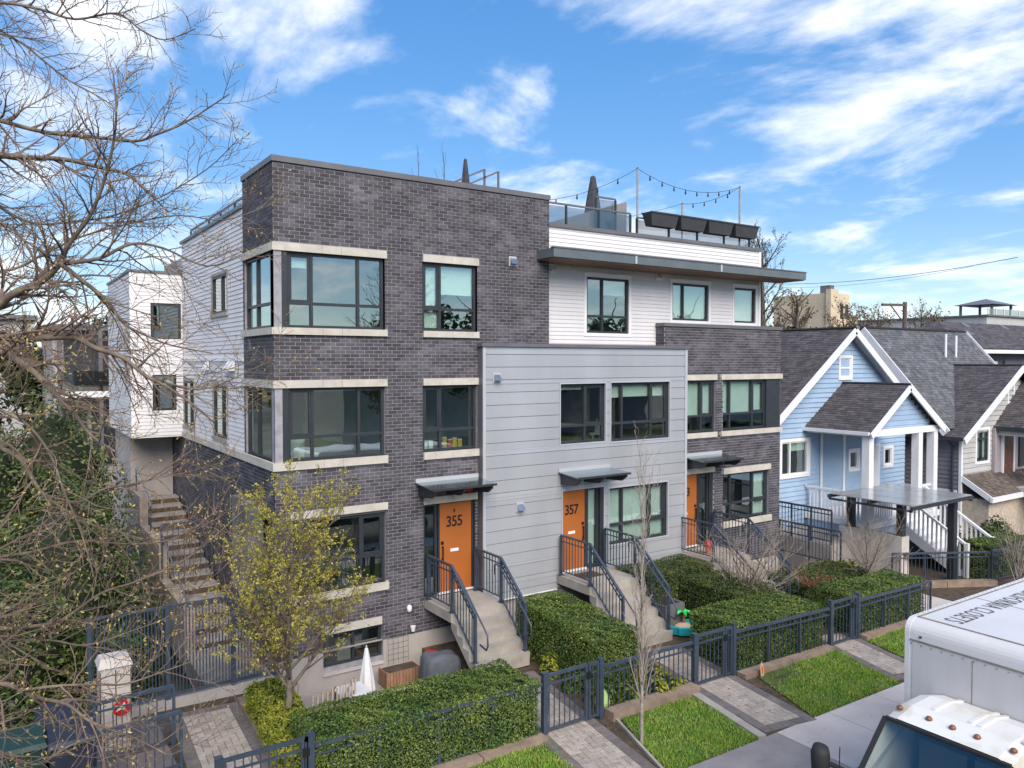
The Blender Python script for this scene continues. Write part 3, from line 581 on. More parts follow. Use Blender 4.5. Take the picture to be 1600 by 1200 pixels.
# --- doors
def door(x0, x1, y, z0, z1, num, hside, nx, peep=True):
    d = MB().box(x0, x1, y - .03, y + .03, z0, z1).build('door', M['door_orange'], TH)
    MB().box(x0 - .05, x0 - .003, y - .05, y + .05, z0, z1 + .04).build('door_frame', M['dark_metal'], TH); MB().box(x1 + .003, x1 + .05, y - .05, y + .05, z0, z1 + .04).build('door_frame', M['dark_metal'], TH)
    MB().box(x0 - .05, x1 + .05, y - .06, y + .06, z0 - .05, z0 - .003).build('threshold', M['white_paint'], TH)
    hx = x0 + .07 if hside < 0 else x1 - .07
    h = MB(); h.box(hx - .012, hx + .012, y - .09, y - .065, z0 + .75, z0 + 1.1); h.box(hx - .012, hx + .012, y - .07, y - .031, z0 + .77, z0 + .80); h.box(hx - .012, hx + .012, y - .07, y - .031, z0 + 1.05, z0 + 1.08); h.box(hx - .035, hx + .035, y - .05, y - .031, z0 + 1.13, z0 + 1.20); h.box(hx - .035, hx + .035, y - .04, y - .031, z0 + .68, z0 + .74); h.build('handle', M['black'], d)
    MB().box(nx - .11, nx + .11, y - .042, y - .031, z0 + .93, z0 + 1.0).build('mail_slot', M['white_paint'], d)
    if peep: MB().box(nx - .02, nx + .015, y - .045, y - .031, z1 - .24, z1 - .16).build('peephole', M['black'], d)
    text_mesh('house_number', num, 'black', d, (nx, y - .036, z1 - (.46 if peep else .52)), (math.pi / 2, 0, 0), .36, (.9, 1, 1), .004, 'CENTER', .92, .004)
door(3.87, 4.735, .10, 1.16, 3.26, '355', -1, 4.27); door(7.30, 8.06, YG + .08, 1.20, 3.27, '357', 1, 7.62, False); door(11.62, 12.53, .10, 1.16, 3.27, '363', 1, 12.02, False)
window('y', 0, 3.425, 3.80, 1.13, 3.28, (), None, rec=.10, room=.0001, roomd=1.2); window('y', YG, 8.13, 8.54, 1.18, 3.28, (), None, rec=.10, room=False, blinds=((0, .98),)); window('y', 0, 12.60, 13.02, 1.14, 3.28, (), None, rec=.10, room=.0001, roomd=1.2)
MB().box(8.545, 8.665, YG - .0, YG + .16, 1.16, 3.28).build('door_post', M['dark_metal'], TH); MB().box(13.025, 13.165, .03, .16, 1.12, 3.285).build('door_post', M['dark_metal'], TH); MB().box(4.79, 4.80, -.0, .16, 1.11, 3.29).build('door_post', M['dark_metal'], TH)
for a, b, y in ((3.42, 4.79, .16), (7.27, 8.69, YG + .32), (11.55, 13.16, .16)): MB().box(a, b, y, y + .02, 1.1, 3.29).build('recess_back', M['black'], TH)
# entrance canopies
def entry_canopy(x0, x1, y, zb, dep, label):
    t = thing('door_canopy', ((x0 + x1) / 2, y, zb), label, 'canopy', 'glass canopies over the entrance doors')
    MB().box(x0 - .0, x1 + .0, y - .03, y - .002, zb + .02, zb + .11).build('wall_flashing', M['panel_trim'], t)
    MB().extrude([(x0, y - .02, zb), (x1, y - .02, zb), (x1, y - dep, zb - .06), (x0, y - dep, zb - .06)], (0, 0, .022)).build('glass_sheet', M['canopy_glass'], t)
    mb = MB(); mb.bar((x0, y - dep, zb - .05), (x1, y - dep, zb - .05), .03, .05); mb.build('front_bar', M['dark_metal'], t)
    for f in (.06, .5, .94):
        xx = x0 + (x1 - x0) * f
        MB().extrude([(xx - .025, y - .002, zb - .005), (xx - .025, y - .002, zb - .30), (xx - .025, y - dep + .22, zb - .26), (xx - .025, y - dep + .04, zb - .14), (xx - .025, y - dep + .03, zb - .06)], (.05, 0, 0)).build('bracket', M['dark_metal'], t)
    return t
entry_canopy(3.20, 4.88, -.015, 3.80, .84, 'glass canopy on dark brackets over the nearest brick entrance'); entry_canopy(7.14, 8.87, YG - .012, 3.76, .82, 'glass canopy on dark brackets over the door in grey panels'); entry_canopy(11.84, 13.50, -.015, 3.80, .84, 'glass canopy on dark brackets over the farthest brick entrance')
for x_, y_, z_, lb_ in ((4.60, -.045, 3.56, 'red fire bell under the canopy of the nearest brick entrance'), (8.25, YG - .012, 3.55, 'red fire bell under the canopy on the grey panels'), (12.95, -.045, 3.57, 'red fire bell under the far door canopy')):
    t = thing('fire_bell', (x_, y_, z_), lb_, 'bell', 'red bells above the doors'); MB().tube([(x_, y_, z_), (x_, y_ - .04, z_), (x_, y_ - .06, z_)], [.09, .09, .05], 14).build('gong', M['red'], t, smooth=False); MB().box(x_ - .04, x_ + .04, y_ - .03, y_ - .001, z_ + .085, z_ + .14).build('mount', M['red'], t)
def wallvent(x, y, z, m, label):
    t = thing('wall_vent', (x, y, z), label, 'vent', 'hooded wall vents'); MB().box(x - .11, x + .11, y - .018, y - .001, z - .12, z + .12).build('flange', M[m], t)
    MB().add([(x - .085, y - .018, z + .07), (x + .085, y - .018, z + .07), (x + .085, y - .13, z - .07), (x - .085, y - .13, z - .07), (x - .085, y - .018, z - .09), (x + .085, y - .018, z - .09)], [(0, 3, 2, 1), (0, 4, 3), (1, 2, 5), (3, 4, 5, 2)]).build('hood', M['steel' if m == 'panel_trim' else m], t)
wallvent(5.28, YG - .004, 6.21, 'panel_trim', 'square hooded vent high on the grey metal panels'); wallvent(5.96, YG - .004, 3.01, 'panel_trim', 'square hooded vent beside door 357 canopy on grey panels'); wallvent(5.88, -.012, 9.06, 'panel_trim', 'square hooded vent on the upper dark brick wall')
wallvent(7.35, YW - .02, 9.02, 'white_paint', 'white hooded vent under the roof canopy beside the brick'); wallvent(11.17, YW - .02, 9.05, 'white_paint', 'white hooded vent under the roof canopy between the white windows')
# small wall fittings on the brick
t = thing('wall_lamp', (2.9, -.02, 1.05), 'small white oval lamp on the brick left of the stairs', 'lamp'); MB().tube([(3.03, -.012, .95), (3.03, -.06, .95)], [.001, .001], 8); mb = MB(); mb.lathe((3.02, -.05, .87), ((.01, 0), (.05, .03), (.06, .09), (.05, .15), (.01, .18))); mb.build('lamp_body', M['white_paint'], t, smooth=True); MB().box(2.99, 3.05, -.03, -.012, .9, 1.0).build('bracket', M['white_paint'], t)
t = thing('wall_pot', (3.02, -.05, .45), 'small white half pot fixed low on the brick wall', 'pot'); mb = MB(); mb.lathe((3.10, -.07, .43), ((.04, 0), (.065, .12))); mb.build('pot_body', M['white_paint'], t)
# ================================================================== stairs, fences, gates
mat('coping', (0.36, 0.33, 0.29), 0.9, 0.2, 3, bump=.2)
def stairs(x0, x1, y0, zl, land, n, run, zg, label):
    """concrete stairs going towards the street (-y) with two picket railings"""
    rise = (zl - zg) / (n + 1)
    t = thing('entry_stairs', ((x0 + x1) / 2, y0, zg), label, 'stairs', 'concrete entry stairs')
    yl = y0 - land
    MB().extrude([(x0, y0, zl), (x0, yl, zl), (x0, yl, zl - .22), (x0, y0, zl - .22)], (x1 - x0, 0, 0)).build('landing', M['concrete'], t)
    for i in range(n):
        za = zl - rise * (i + 1); ya = yl - run * i; yb = ya - run
        MB().extrude([(x0, ya - .002, za), (x0, yb - .015, za), (x0, yb, za - rise - .0), (x0, yb, max(zg - .1, za - rise - .14)), (x0, ya - .002, max(zg - .1, za - .14))], (x1 - x0, 0, 0)).build('step', M['concrete'], t)
    for sx in (x0 + .05, x1 - .05):   # railings
        ye = yl - run * (n - .35); ze = zl - rise * n; H = 1.0; zs = lambda y: zl if y >= yl + .02 else zl - (yl - y) / run * rise - rise * .5
        rl = MB(); yp = [y0 - .1, yl + .04, ye]; zp = [zl, zl, ze]
        rl.box(sx - .03, sx + .03, yp[1] - .03, yp[1] + .03, zp[1] - .02, zp[1] + H)
        ra = rl.build('railing', M['rail_paint'], t)
        for k_, (yy, zz) in enumerate(zip(yp, zp)):
            if k_ != 1: MB().box(sx - .03, sx + .03, yy - .03, yy + .03, zz - .02, zz + H).build('post', M['rail_paint'], ra)
            MB().box(sx - .06, sx + .06, yy - .06, yy + .06, zz, zz + .012).build('foot_plate', M['rail_paint'], ra)
        pts = [(sx, yp[0], zl + H), (sx, yp[1], zl + H), (sx, yp[2], ze + H)]
        for k_, (h, w_) in enumerate(((.02, .05), (-.12, .025), (-.88, .03))):
            for a, b in zip(pts[:-1], pts[1:]):
                MB().bar((a[0], a[1], a[2] + h), (b[0], b[1], b[2] + h), w_ * 1.1, .04 if k_ == 0 else .022).build(('top_rail', 'mid_rail', 'bottom_rail')[k_], M['rail_paint'], ra)
        for a, b in zip(pts[:-1], pts[1:]):
            m_ = int(abs(a[1] - b[1]) / .115)
            for i in range(1, m_):
                f = i / m_; yy = a[1] + (b[1] - a[1]) * f; zz = a[2] + (b[2] - a[2]) * f
                MB().box(sx - .008, sx + .008, yy - .008, yy + .008, zz - .885, zz - .0).build('baluster', M['rail_paint'], ra)
        gx = sx + (.09 if sx < (x0 + x1) / 2 else -.09)
        gp = [(gx, yp[1] + .12, zl + .62), (gx, yp[1] + .14, zl + .84), (gx, yp[1] + .04, zl + .88), (gx, yp[1] - .1, zl + .84), (gx, ye - .18, ze + .80), (gx, ye - .34, ze + .66), (gx, ye - .36, ze + .45), (gx, ye - .30, ze + .34), (gx, ye - .05, ze + .38)]
        MB().tube(gp, .019, 8).build('grab_rail', M['rail_paint'], ra, smooth=True)
    return t
stairs(3.42, 4.80, -.02, 1.11, 1.25, 4, .255, .10, 'nearest pale concrete stairs, rising beside the covered barbecue to the brick entrance')
stairs(7.10, 8.66, YG - .02, 1.16, 1.30, 5, .245, -.04, 'middle pale concrete stairs rising to the door in the grey panels')
stairs(11.56, 13.12, -.02, 1.10, 1.42, 5, .29, -.10, 'farthest pale concrete stairs, below the far brick entrance')
PK = {}
def picket(h, parent, x, y, z, w=.016):
    key = (round(h, 3), w)
    if key not in PK:
        b = MB().box(-w / 2, w / 2, -w / 2, w / 2, 0, h); me = bpy.data.meshes.new('picket'); me.from_pydata(b.v, [], b.f); me.materials.append(M['rail_paint']); PK[key] = me
    o = link('picket', PK[key]); attach(o, parent); o.location = (x, y, z)
def fence(x0, y0, x1, y1, h, label, posts=3, zb=.06, gap=.125, group='front fence panels', end=True, pw=.045, zoff=0.0):
    t = thing('picket_fence', (x0, y0, gz(x0) + zoff), label, 'fence', group); L_ = math.hypot(x1 - x0, y1 - y0)
    pt = lambda f, z: (x0 + (x1 - x0) * f, y0 + (y1 - y0) * f, z + gz(x0 + (x1 - x0) * f) + zoff)
    for z, w, hh, nm in ((h, .06, .055, 'top_rail'), (h - .14, .03, .03, 'mid_rail'), (zb, .035, .04, 'bottom_rail')): MB().bar(pt(0, z), pt(1, z), w, hh).build(nm, M['rail_paint'], t)
    for i in range(posts + 1):
        if i in (0, posts) and not end: continue
        a = pt(i / posts, 0); MB().box(a[0] - pw / 2, a[0] + pw / 2, a[1] - pw / 2, a[1] + pw / 2, a[2] - .15, a[2] + h - .02).build('post', M['rail_paint'], t)
    n = int(L_ / gap)
    for i in range(1, n): a = pt(i / n, zb); picket(h - zb, t, *a)
    return t
def gate(x0, x1, y, h, label, split=.76, group='front garden gates'):
    t = thing('garden_gate', ((x0 + x1) / 2, y, gz(x0)), label, 'gate', group)
    for xx, nm in ((x0, 'post'), (x1, 'post')):
        z = gz(xx); MB().box(xx - .045, xx + .045, y - .045, y + .045, z - .15, z + h + .03).build(nm, M['rail_paint'], t); MB().box(xx - .055, xx + .055, y - .055, y + .055, z + h + .032, z + h + .045).build('post_cap', M['rail_paint'], t)
    xm = x0 + (x1 - x0) * split
    for a, b, nm in ((x0 + .05, xm - .012, 'leaf'), (xm + .012, x1 - .05, 'leaf')):
        f = MB(); z = gz(a)
        f.box(a, a + .05, y - .025, y + .025, z + .04, z + h); f.box(b - .05, b, y - .025, y + .025, z + .04, z + h); f.box(a + .05, b - .05, y - .025, y + .025, z + h - .055, z + h); f.box(a + .05, b - .05, y - .015, y + .015, z + h - .2, z + h - .17); f.box(a + .05, b - .05, y - .02, y + .02, z + .05, z + .09)
        lf = f.build(nm, M['rail_paint'], t); n = max(2, int((b - a - .1) / .115))
        for i in range(1, n): xx = a + .05 + (b - a - .1) * i / n; MB().box(xx - .008, xx + .008, y - .008, y + .008, z + .09, z + h - .055).build('picket', M['rail_paint'], lf)
    MB().box(xm - .05, xm + .05, y - .05, y - .026, gz(xm) + h - .26, gz(xm) + h - .14).build('latch', M['black'], t)
    for hz in (.25, h - .3): MB().tube([(x0 + .05, y - .03, gz(x0) + hz), (x0 + .05, y - .03, gz(x0) + hz + .1)], .016, 8).build('hinge', M['steel'], t)
FY = -5.05
gate(3.17, 4.46, FY, 1.07, 'dark blue garden gate at the foot of the path to door 355'); gate(6.95, 8.13, FY, 1.07, 'dark blue garden gate between the two hedged front yards'); gate(11.40, 12.50, FY - .1, 1.07, 'dark blue garden gate nearest the box truck'); gate(-2.35, -1.06, FY, 1.07, 'dark blue garden gate at the near end beside the leafing tree', split=.94)
fence(-1.0, FY, 3.11, FY, .92, 'low dark fence half sunk in the long clipped hedge', 4, end=False); fence(4.52, FY, 6.89, FY, .88, 'low dark picket fence between the first and middle gates', 2, end=False, zoff=.06)
fence(8.19, FY, 11.34, FY - .1, .92, 'low dark picket fence left of the far gate before a hedge', 3, end=False); fence(12.56, FY - .1, 15.82, FY - .1, .92, 'low dark picket fence right of the far gate before a hedge', 3)
fence(17.7, -3.0, 20.5, -4.45, .92, 'dark railing on a kerb below the glass shelter', 3, zoff=.05); fence(20.6, -4.5, 30.5, -5.0, .95, 'dark fence running right behind the truck box', 6, zoff=.05)
# guard railings between the far unit and the blue house
fence(16.95, .75, 16.95, -1.45, 1.05, 'black guard railing in front of the blue house wall', 3, zb=.08, gap=.12, zoff=1.05, group='black guard railings'); fence(16.45, .1, 16.45, -2.1, 1.05, 'black guard railing behind the far round hedge', 2, zb=.08, gap=.12, zoff=.55, group='black guard railings')
MB_ = MB().box(16.9, 18.9, -1.5, .9, -.4, .85).build('raised_terrace', M['concrete_wall']); tag(MB_, 'low concrete terrace beside the blue house carrying the black railing', 'terrace')
# sill wall under the side gate and tall picket fence
sw_ = MB().box(-3.6, -.05, -.45, -.15, -.1, .22); tag(sw_.build('low_wall', M['concrete_wall']), 'low pale concrete wall under the tall side fence', 'wall')
t = thing('picket_fence', (-3.4, -.3, .22), 'tall dark picket fence closing the side passage', 'fence')
for z, nm in ((1.98, 'top_rail'), (.30, 'bottom_rail')): MB().bar((-3.5, -.3, z), (-.08, -.3, z), .04, .05).build(nm, M['rail_paint'], t)
for xx in (-3.45, -2.15, -.95, -.12): MB().box(xx - .04, xx + .04, -.34, -.26, .2, 2.02).build('post', M['rail_paint'], t)
for i in range(1, 56): picket(1.66, t, -3.45 + i * .0605, -.3, .31, .02)
# side steps and retaining wall
mat('wall_brown', (.30, .25, .215), .9, .25, 2.5, bump=.3); mat('step_brown', (.27, .25, .235), .9, .25, 2.5, bump=.3)
t = thing('side_steps', (-.7, 1, 0), 'pale concrete steps climbing along the brick side wall', 'stairs')
for i in range(14):
    y0 = 2.4 + i * .55; z0 = .12 + i * .17
    MB().box(-1.08, -.06, y0, y0 + .56, z0 - .5, z0 + .12).build('step', M['step_brown'], t); MB().box(-1.082, -.058, y0 - .01, y0 - .001, z0 - .05, z0 + .08).build('riser_strip', M['soil'], t)  # solid step, with a thin dark strip across its riser face
MB().box(-1.35, -.06, .3, 2.385, -.3, .10).build('landing', M['step_brown'], t)
mb = MB(); mb.extrude([(-1.36, 2.2, -.2), (-1.36, 10.5, -.2), (-1.36, 10.5, 2.75), (-1.36, 8.2, 2.75), (-1.36, 8.2, 1.95), (-1.36, 5.2, 1.95), (-1.36, 5.2, 1.1), (-1.36, 2.2, 1.1)], (.22, 0, 0)); tag(mb.build('retaining_wall', M['wall_brown']), 'stepped pale retaining wall between the side steps and the laurels', 'wall')
t = thing('handrail', (-1.25, 3, .6), 'grey metal handrail beside the side steps', 'handrail')
MB().tube([(-1.25, 2.4, 1.2), (-1.25, 5.4, 2.15)], .022, 8).build('rail', M['steel'], t); MB().tube([(-1.25, 7.0, 2.66), (-1.25, 9.5, 3.45)], .022, 8).build('rail', M['steel'], t)
for yy, zz in ((2.4, .2), (5.3, 1.1), (7.1, 1.68), (9.5, 2.4)): MB().tube([(-1.25, yy, zz), (-1.25, yy, zz + 1.02)], .02, 8).build('post', M['rail_paint'], t)
fence(-1.3, 5.2, -.1, 5.2, 1.5, 'small dark gate across the side steps', 1, zb=.1, gap=.13, zoff=.9, group='side passage gates')
# ================================================================== roof deck
def guard(xs, y, zb, zt, label, x_is=True):
    t = thing('glass_guard', (xs[0], y, zb), label, 'railing', 'roof deck guards')
    pt = (lambda a, z: (a, y, z)) if x_is else (lambda a, z: (y, a, z))
    MB().bar(pt(xs[0], zt), pt(xs[-1], zt), .05, .045).build('top_rail', M['cap_metal'], t)
    for a in xs: MB().bar(pt(a, zb), pt(a, zt - .03), .05, .05).build('post', M['dark_metal'], t)
    for a, b in zip(xs[:-1], xs[1:]):
        p, q = pt(a + .05, zb + .05), pt(b - .05, zt - .06)
        (MB().box(p[0], q[0], y - .005, y + .005, p[2], q[2]) if x_is else MB().box(y - .005, y + .005, p[1], q[1], p[2], q[2])).build('glass_panel', M['smoked_glass'], t)
guard([7.06, 8.0, 9.13, 10.30], YW + .22, 10.2, 10.78, 'glass guard with grey rail behind the brick parapet'); guard([10.62, 11.9, 13.1, 14.3, 15.5], YW + .3, 10.2, 10.72, 'glass guard below the dark planter boxes')
guard([9.6, 10.34], YW + .9, 10.05, 11.3, 'tall smoked glass screen beside the string light pole'); guard([2.4, 3.9, 5.3, 6.6, 8.9], .25, 10.18, 10.52, 'glass guard on top of the white side wall', False)
mat('planter', (0.045, 0.047, 0.05), 0.6, .15, 5)
for i in range(4):
    x0 = 10.80 + i * 1.19; t = thing('planter_box', (x0 + .55, YW + .05, 10.5), ('dark trapezoid planter nearest the string light pole', 'second dark trapezoid planter on the roof rail', 'third dark trapezoid planter on the roof rail', 'dark trapezoid planter at the far end of the roof rail')[i], 'planter', 'planters on the roof rail')
    z0, z1 = 10.48, 10.86; y0, y1 = YW - .1, YW + .28; b = .09
    p = MB(); p.add([(x0 + b, y0 + .06, z0), (x0 + 1.12 - b, y0 + .06, z0), (x0 + 1.12 - b, y1 - .06, z0), (x0 + b, y1 - .06, z0), (x0, y0, z1), (x0 + 1.12, y0, z1), (x0 + 1.12, y1, z1), (x0, y1, z1)], [(0, 3, 2, 1), (0, 1, 5, 4), (1, 2, 6, 5), (2, 3, 7, 6), (3, 0, 4, 7)]); p.build('box', M['planter'], t)
    MB().box(x0 + .02, x0 + 1.10, y0 + .02, y1 - .02, z1 - .06, z1 - .04).build('soil', M['soil'], t); r_ = MB(); r_.box(x0 - .015, x0 + 1.135, y0 - .015, y0 + .01, z1 - .03, z1 + .01); r_.box(x0 - .015, x0 + 1.135, y1 - .01, y1 + .015, z1 - .03, z1 + .01); r_.build('rim', M['planter'], t)
mat('pole_wood', (0.32, 0.28, 0.25), .8, .2, 6)
tops = {'a': (10.69, YW + .35, 12.13), 'b': (15.09, YW + .35, 12.14), 'c': (14.9, 3.0, 11.98), 'd': (5.6, 3.2, 11.4)}
for k_, lb_, zb in (('a', 'tall thin pole with string lights beside the glass screen', 10.2), ('b', 'tall thin pole with string lights at the planter end', 10.2), ('c', 'short thin pole with string lights at the back of the deck', 10.0)):
    x_, y_, z_ = tops[k_]; t = thing('light_pole', (x_, y_, zb), lb_, 'pole', 'string light poles'); MB().tube([(x_, y_, zb), (x_, y_, z_)], .03, 10).build('shaft', M['pole_wood'], t); MB().tube([(x_, y_, z_), (x_, y_, z_ + .03)], [.035, .02], 10).build('hook', M['black'], t)
def string(a, b, sag, n, label):
    a = Vector(tops[a]) if isinstance(a, str) else Vector(a); b = Vector(tops[b]) if isinstance(b, str) else Vector(b); t = thing('string_lights', a, label, 'string lights', 'string lights over the roof deck')
    pts = [a.lerp(b, i / 24) - Vector((0, 0, sag * 4 * (i / 24) * (1 - i / 24))) for i in range(25)]; MB().tube(pts, .007, 5).build('wire', M['black'], t)
    for i in range(1, n): f = i / n; p = a.lerp(b, f) - Vector((0, 0, sag * 4 * f * (1 - f))); MB().lathe((p.x, p.y, p.z - .14), ((.006, 0), (.022, .02), (.026, .05), (.018, .08), (.015, .14))).build('bulb', M['black'], t, smooth=True)
string('a', 'b', .38, 9, 'string of bulbs sagging between the two tall roof poles'); string('b', 'c', .16, 5, 'string of bulbs from the tall pole to the short back pole'); string('c', (9.5, 4.5, 11.0), .22, 5, 'string of bulbs running back from the short pole'); string('a', (6.9, 1.5, 10.9), .28, 6, 'string of bulbs dropping from the pole towards the brick parapet')
mat('umbrella_dark', (0.05, 0.05, 0.058), .85, .25, 8)
def parasol(x, y, z0, z1, r, m, label):
    t = thing('closed_parasol', (x, y, z0), label, 'parasol'); n = 14; b = MB(); k = 9; vs = []; fs = []
    for i in range(k):
        f = i / (k - 1); zz = z0 + (z1 - z0) * (.12 + .88 * f); rr = r * ((1.0 - .75 * f ** 1.6) if f > .06 else .85)
        for j in range(n): a = 2 * math.pi * j / n; q = rr * (1 + .28 * (j % 2) * (1 - f)); vs.append((x + math.cos(a) * q, y + math.sin(a) * q, zz))
    fs = [(i * n + j, i * n + (j + 1) % n, (i + 1) * n + (j + 1) % n, (i + 1) * n + j) for i in range(k - 1) for j in range(n)] + [tuple(range((k - 1) * n, k * n))]; b.add(vs, fs); b.build('canopy', M[m], t)
    MB().tube([(x, y, z0), (x, y, z1 + .05)], .022, 8).build('pole', M['steel'], t); MB().tube([(x, y, z1), (x, y, z1 + .07)], [.03, .012], 8).build('finial', M[m], t)
parasol(10.95, 3.0, 10.0, 12.38, .31, 'umbrella_dark', 'closed dark parasol on the roof deck'); parasol(6.32, 3.0, 10.3, 12.25, .17, 'umbrella_dark', 'slim closed parasol behind the brick parapet'); parasol(1.57, -.97, -.49, .62, .15, 'white_paint', 'closed white parasol standing on the sunken patio')
for x_, lb_ in ((6.95, 'bent metal handrail on the roof beside the slim parasol'), (7.42, 'bent metal handrail on the roof behind the other handrail')):
    t = thing('roof_handrail', (x_, 3, 10.7), lb_, 'handrail', 'roof hatch handrails'); MB().bar((x_, 3.0, 10.4), (x_, 3.0, 12.07), .05, .05).build('post', M['cap_metal'], t); MB().bar((x_ - .02, 3.0, 12.05), (x_ - .95, 3.0, 11.60), .05, .05).build('rail', M['cap_metal'], t); MB().bar((x_ - .95, 3.0, 11.6), (x_ - .95, 3.0, 10.4), .05, .05).build('post', M['cap_metal'], t)
wd = MB(); wd.extrude([(7.75, 1.5, 10.0), (11.0, 1.5, 10.0), (11.0, 1.5, 11.35), (7.75, 1.5, 10.32)], (0, .9, 0)); tag(wd.build('roof_hatch', mat('hatch', (.24, .235, .24), .6, .1, 3)), 'sloped grey roof hatch behind the glass guard', 'roof hatch')
# ================================================================== small yard things
mat('wood', (0.30, 0.17, 0.10), .8, .25, 8, stretch=(6, 6, 1), obj=.12); mat('wood_pale', (0.50, 0.42, 0.34), .8, .2, 8)
t = thing('wooden_planter', (2.5, -.6, -.49), 'slatted wooden planter box by the basement window', 'planter')
for i in range(11): MB().box(2.12 + i * .075, 2.12 + i * .075 + .066, -.80, -.775, -.44, -.10).build('slat', M['wood'], t)
for i in range(5): MB().box(2.115, 2.14, -.77 + i * .085, -.77 + i * .085 + .075, -.44, -.10).build('slat', M['wood'], t)
MB().box(2.14, 2.93, -.775, -.36, -.45, -.13).build('soil', M['soil'], t)
for xx in (2.10, 2.92): MB().box(xx, xx + .05, -.81, -.76, -.49, -.08).build('leg', M['wood'], t)
t = thing('wire_trellis', (2.75, -.1, -.2), 'thin wire trellis standing in the wooden planter', 'trellis')
for i in range(5): MB().tube([(2.46 + i * .125, -.12, -.2), (2.46 + i * .125, -.10, .52)], .0035, 5).build('wire', M['black'], t)
for i in range(6): MB().tube([(2.46, -.115, -.1 + i * .12), (2.96, -.115, -.1 + i * .12)], .0035, 5).build('wire', M['black'], t)
# covered barbecue
mat('cover', (0.085, 0.095, 0.115), .75, .2, 5, bump=.6, bscale=9)
t = thing('covered_barbecue', (3.45, -.75, -.49), 'barbecue under a grey fabric cover against the stairs', 'barbecue')
vs = []; n = 28; prof = [(1.0, 0), (.98, .25), (.96, .5), (.93, .72), (.80, .82), (.4, .86), (.02, .87)]; b = MB()
for k_, (s_, z_) in enumerate(prof):
    for j in range(n):
        a = 2 * math.pi * j / n; c_, q_ = math.cos(a), math.sin(a); sq = 1 / max(abs(c_), abs(q_)) ** .75; w_ = 1 + .05 * math.sin(j * 2.3) * (1 - k_ / 7)
        vs.append((3.08 + (.46 - .05 * k_ / 6) * c_ * sq * s_ * w_, -1.42 + .28 * q_ * sq * s_ * w_, -.47 + z_ * .98 + .03 * math.sin(a * 3) * s_ - .07 * c_ * s_ * z_))
b.add(vs, [(i * n + j, i * n + (j + 1) % n, (i + 1) * n + (j + 1) % n, (i + 1) * n + j) for i in range(len(prof) - 1) for j in range(n)]); b.build('cover', M['cover'], t, smooth=True)
t = thing('red_bucket', (3.2, -.75, .1), 'small red tub behind the covered barbecue', 'tub'); MB().lathe((3.2, -.75, .02), ((.10, 0), (.13, .12), (.14, .13), (.14, .15))).build('tub_body', M['red'], t, smooth=True); MB().box(3.05, 3.35, -.9, -.6, -.49, .02).build('stand', M['dark_metal'], t)
# folding wooden trellis fence on the patio
t = thing('folding_trellis', (0.3, -1.6, -.4), 'pale folding lattice fence leaning between tree and patio', 'lattice')
for seg, (xa, ya, xb, yb) in enumerate(((.0, -2.1, .55, -1.9), (.62, -1.9, 1.0, -1.7), (-.45, -1.5, .0, -1.3))):
    for i in range(6): f = i / 5; xx = xa + (xb - xa) * f; yy = ya + (yb - ya) * f; MB().bar((xx, yy, -.35), (xx + .02, yy, .40 - .05 * (i % 2)), .03, .02).build('lath', M['wood_pale'], t)
    for q in (0, 1): MB().bar((xa, ya + .02, -.25 + q * .22), (xb, yb + .02, .12 + q * .26), .035, .02).build('brace', M['wood'], t)
t = thing('patio_table', (1.1, -1.35, -.49), 'low white folding table on the sunken patio', 'table'); MB().box(.75, 1.35, -1.75, -1.15, .02, .05).build('table_top', M['white_paint'], t)
for xx, yy in ((.8, -1.7), (1.3, -1.7), (.8, -1.2), (1.3, -1.2)): MB().bar((xx, yy, -.49), (xx, yy, .02), .03, .03).build('leg', M['cap_metal'], t)
mat('orange', (0.75, .14, .02), .5, .1, 5); t = thing('orange_toy', (-.35, -2.2, .0), 'orange plastic slide behind the leafing tree trunk', 'toy'); MB().extrude([(-.47, -2.4, -.4), (-.33, -2.4, -.4), (-.33, -2.25, .55), (-.47, -2.25, .55)], (0, .08, 0)).build('slide', M['orange'], t); MB().bar((-.40, -2.2, .5), (-.40, -1.95, -.45), .12, .04).build('ladder', M['red'], t)
# turquoise water-play table with palm
mat('teal', (0.02, .33, .36), .4, .1, 4); mat('toy_green', (0.05, .55, .12), .45, .15, 5); mat('sand', (0.55, .42, .3), .9, .1, 8)
t = thing('water_toy', (9.35, -2.35, -.07), 'turquoise plastic play island with a green palm tree', 'toy'); cx, cy, cz = 9.25, -2.55, -.07
b = MB(); n = 18
vs = [(cx + (.42 + .05 * math.sin(5 * 2 * math.pi * j / n)) * math.cos(2 * math.pi * j / n) * s_, cy + (.34 + .04 * math.cos(4 * 2 * math.pi * j / n)) * math.sin(2 * math.pi * j / n) * s_, cz + z_) for s_, z_ in ((.9, 0), (1, .03), (1.02, .2), (.92, .22), (.88, .13)) for j in range(n)]
b.add(vs, [(i * n + j, i * n + (j + 1) % n, (i + 1) * n + (j + 1) % n, (i + 1) * n + j) for i in range(4) for j in range(n)] + [tuple(range(4 * n, 5 * n))]); b.build('basin', M['teal'], t)
MB().lathe((cx, cy, cz + .12), ((.25, 0), (.22, .06), (.1, .1), (.02, .12)), 12).build('island', M['sand'], t); MB().tube([(cx, cy, cz + .2), (cx + .02, cy, cz + .36), (cx, cy, cz + .5)], [.035, .03, .025], 8).build('palm_trunk', M['wood'], t)
for j in range(6):
    a = j * 1.05; c_, s_ = math.cos(a), math.sin(a); MB().add([(cx, cy, cz + .5), (cx + c_ * .12 - s_ * .06, cy + s_ * .12 + c_ * .06, cz + .55), (cx + c_ * .26, cy + s_ * .26, cz + .45), (cx + c_ * .12 + s_ * .06, cy + s_ * .12 - c_ * .06, cz + .55)], [(0, 1, 2), (0, 2, 3)]).build('palm_leaf', M['toy_green'], t)
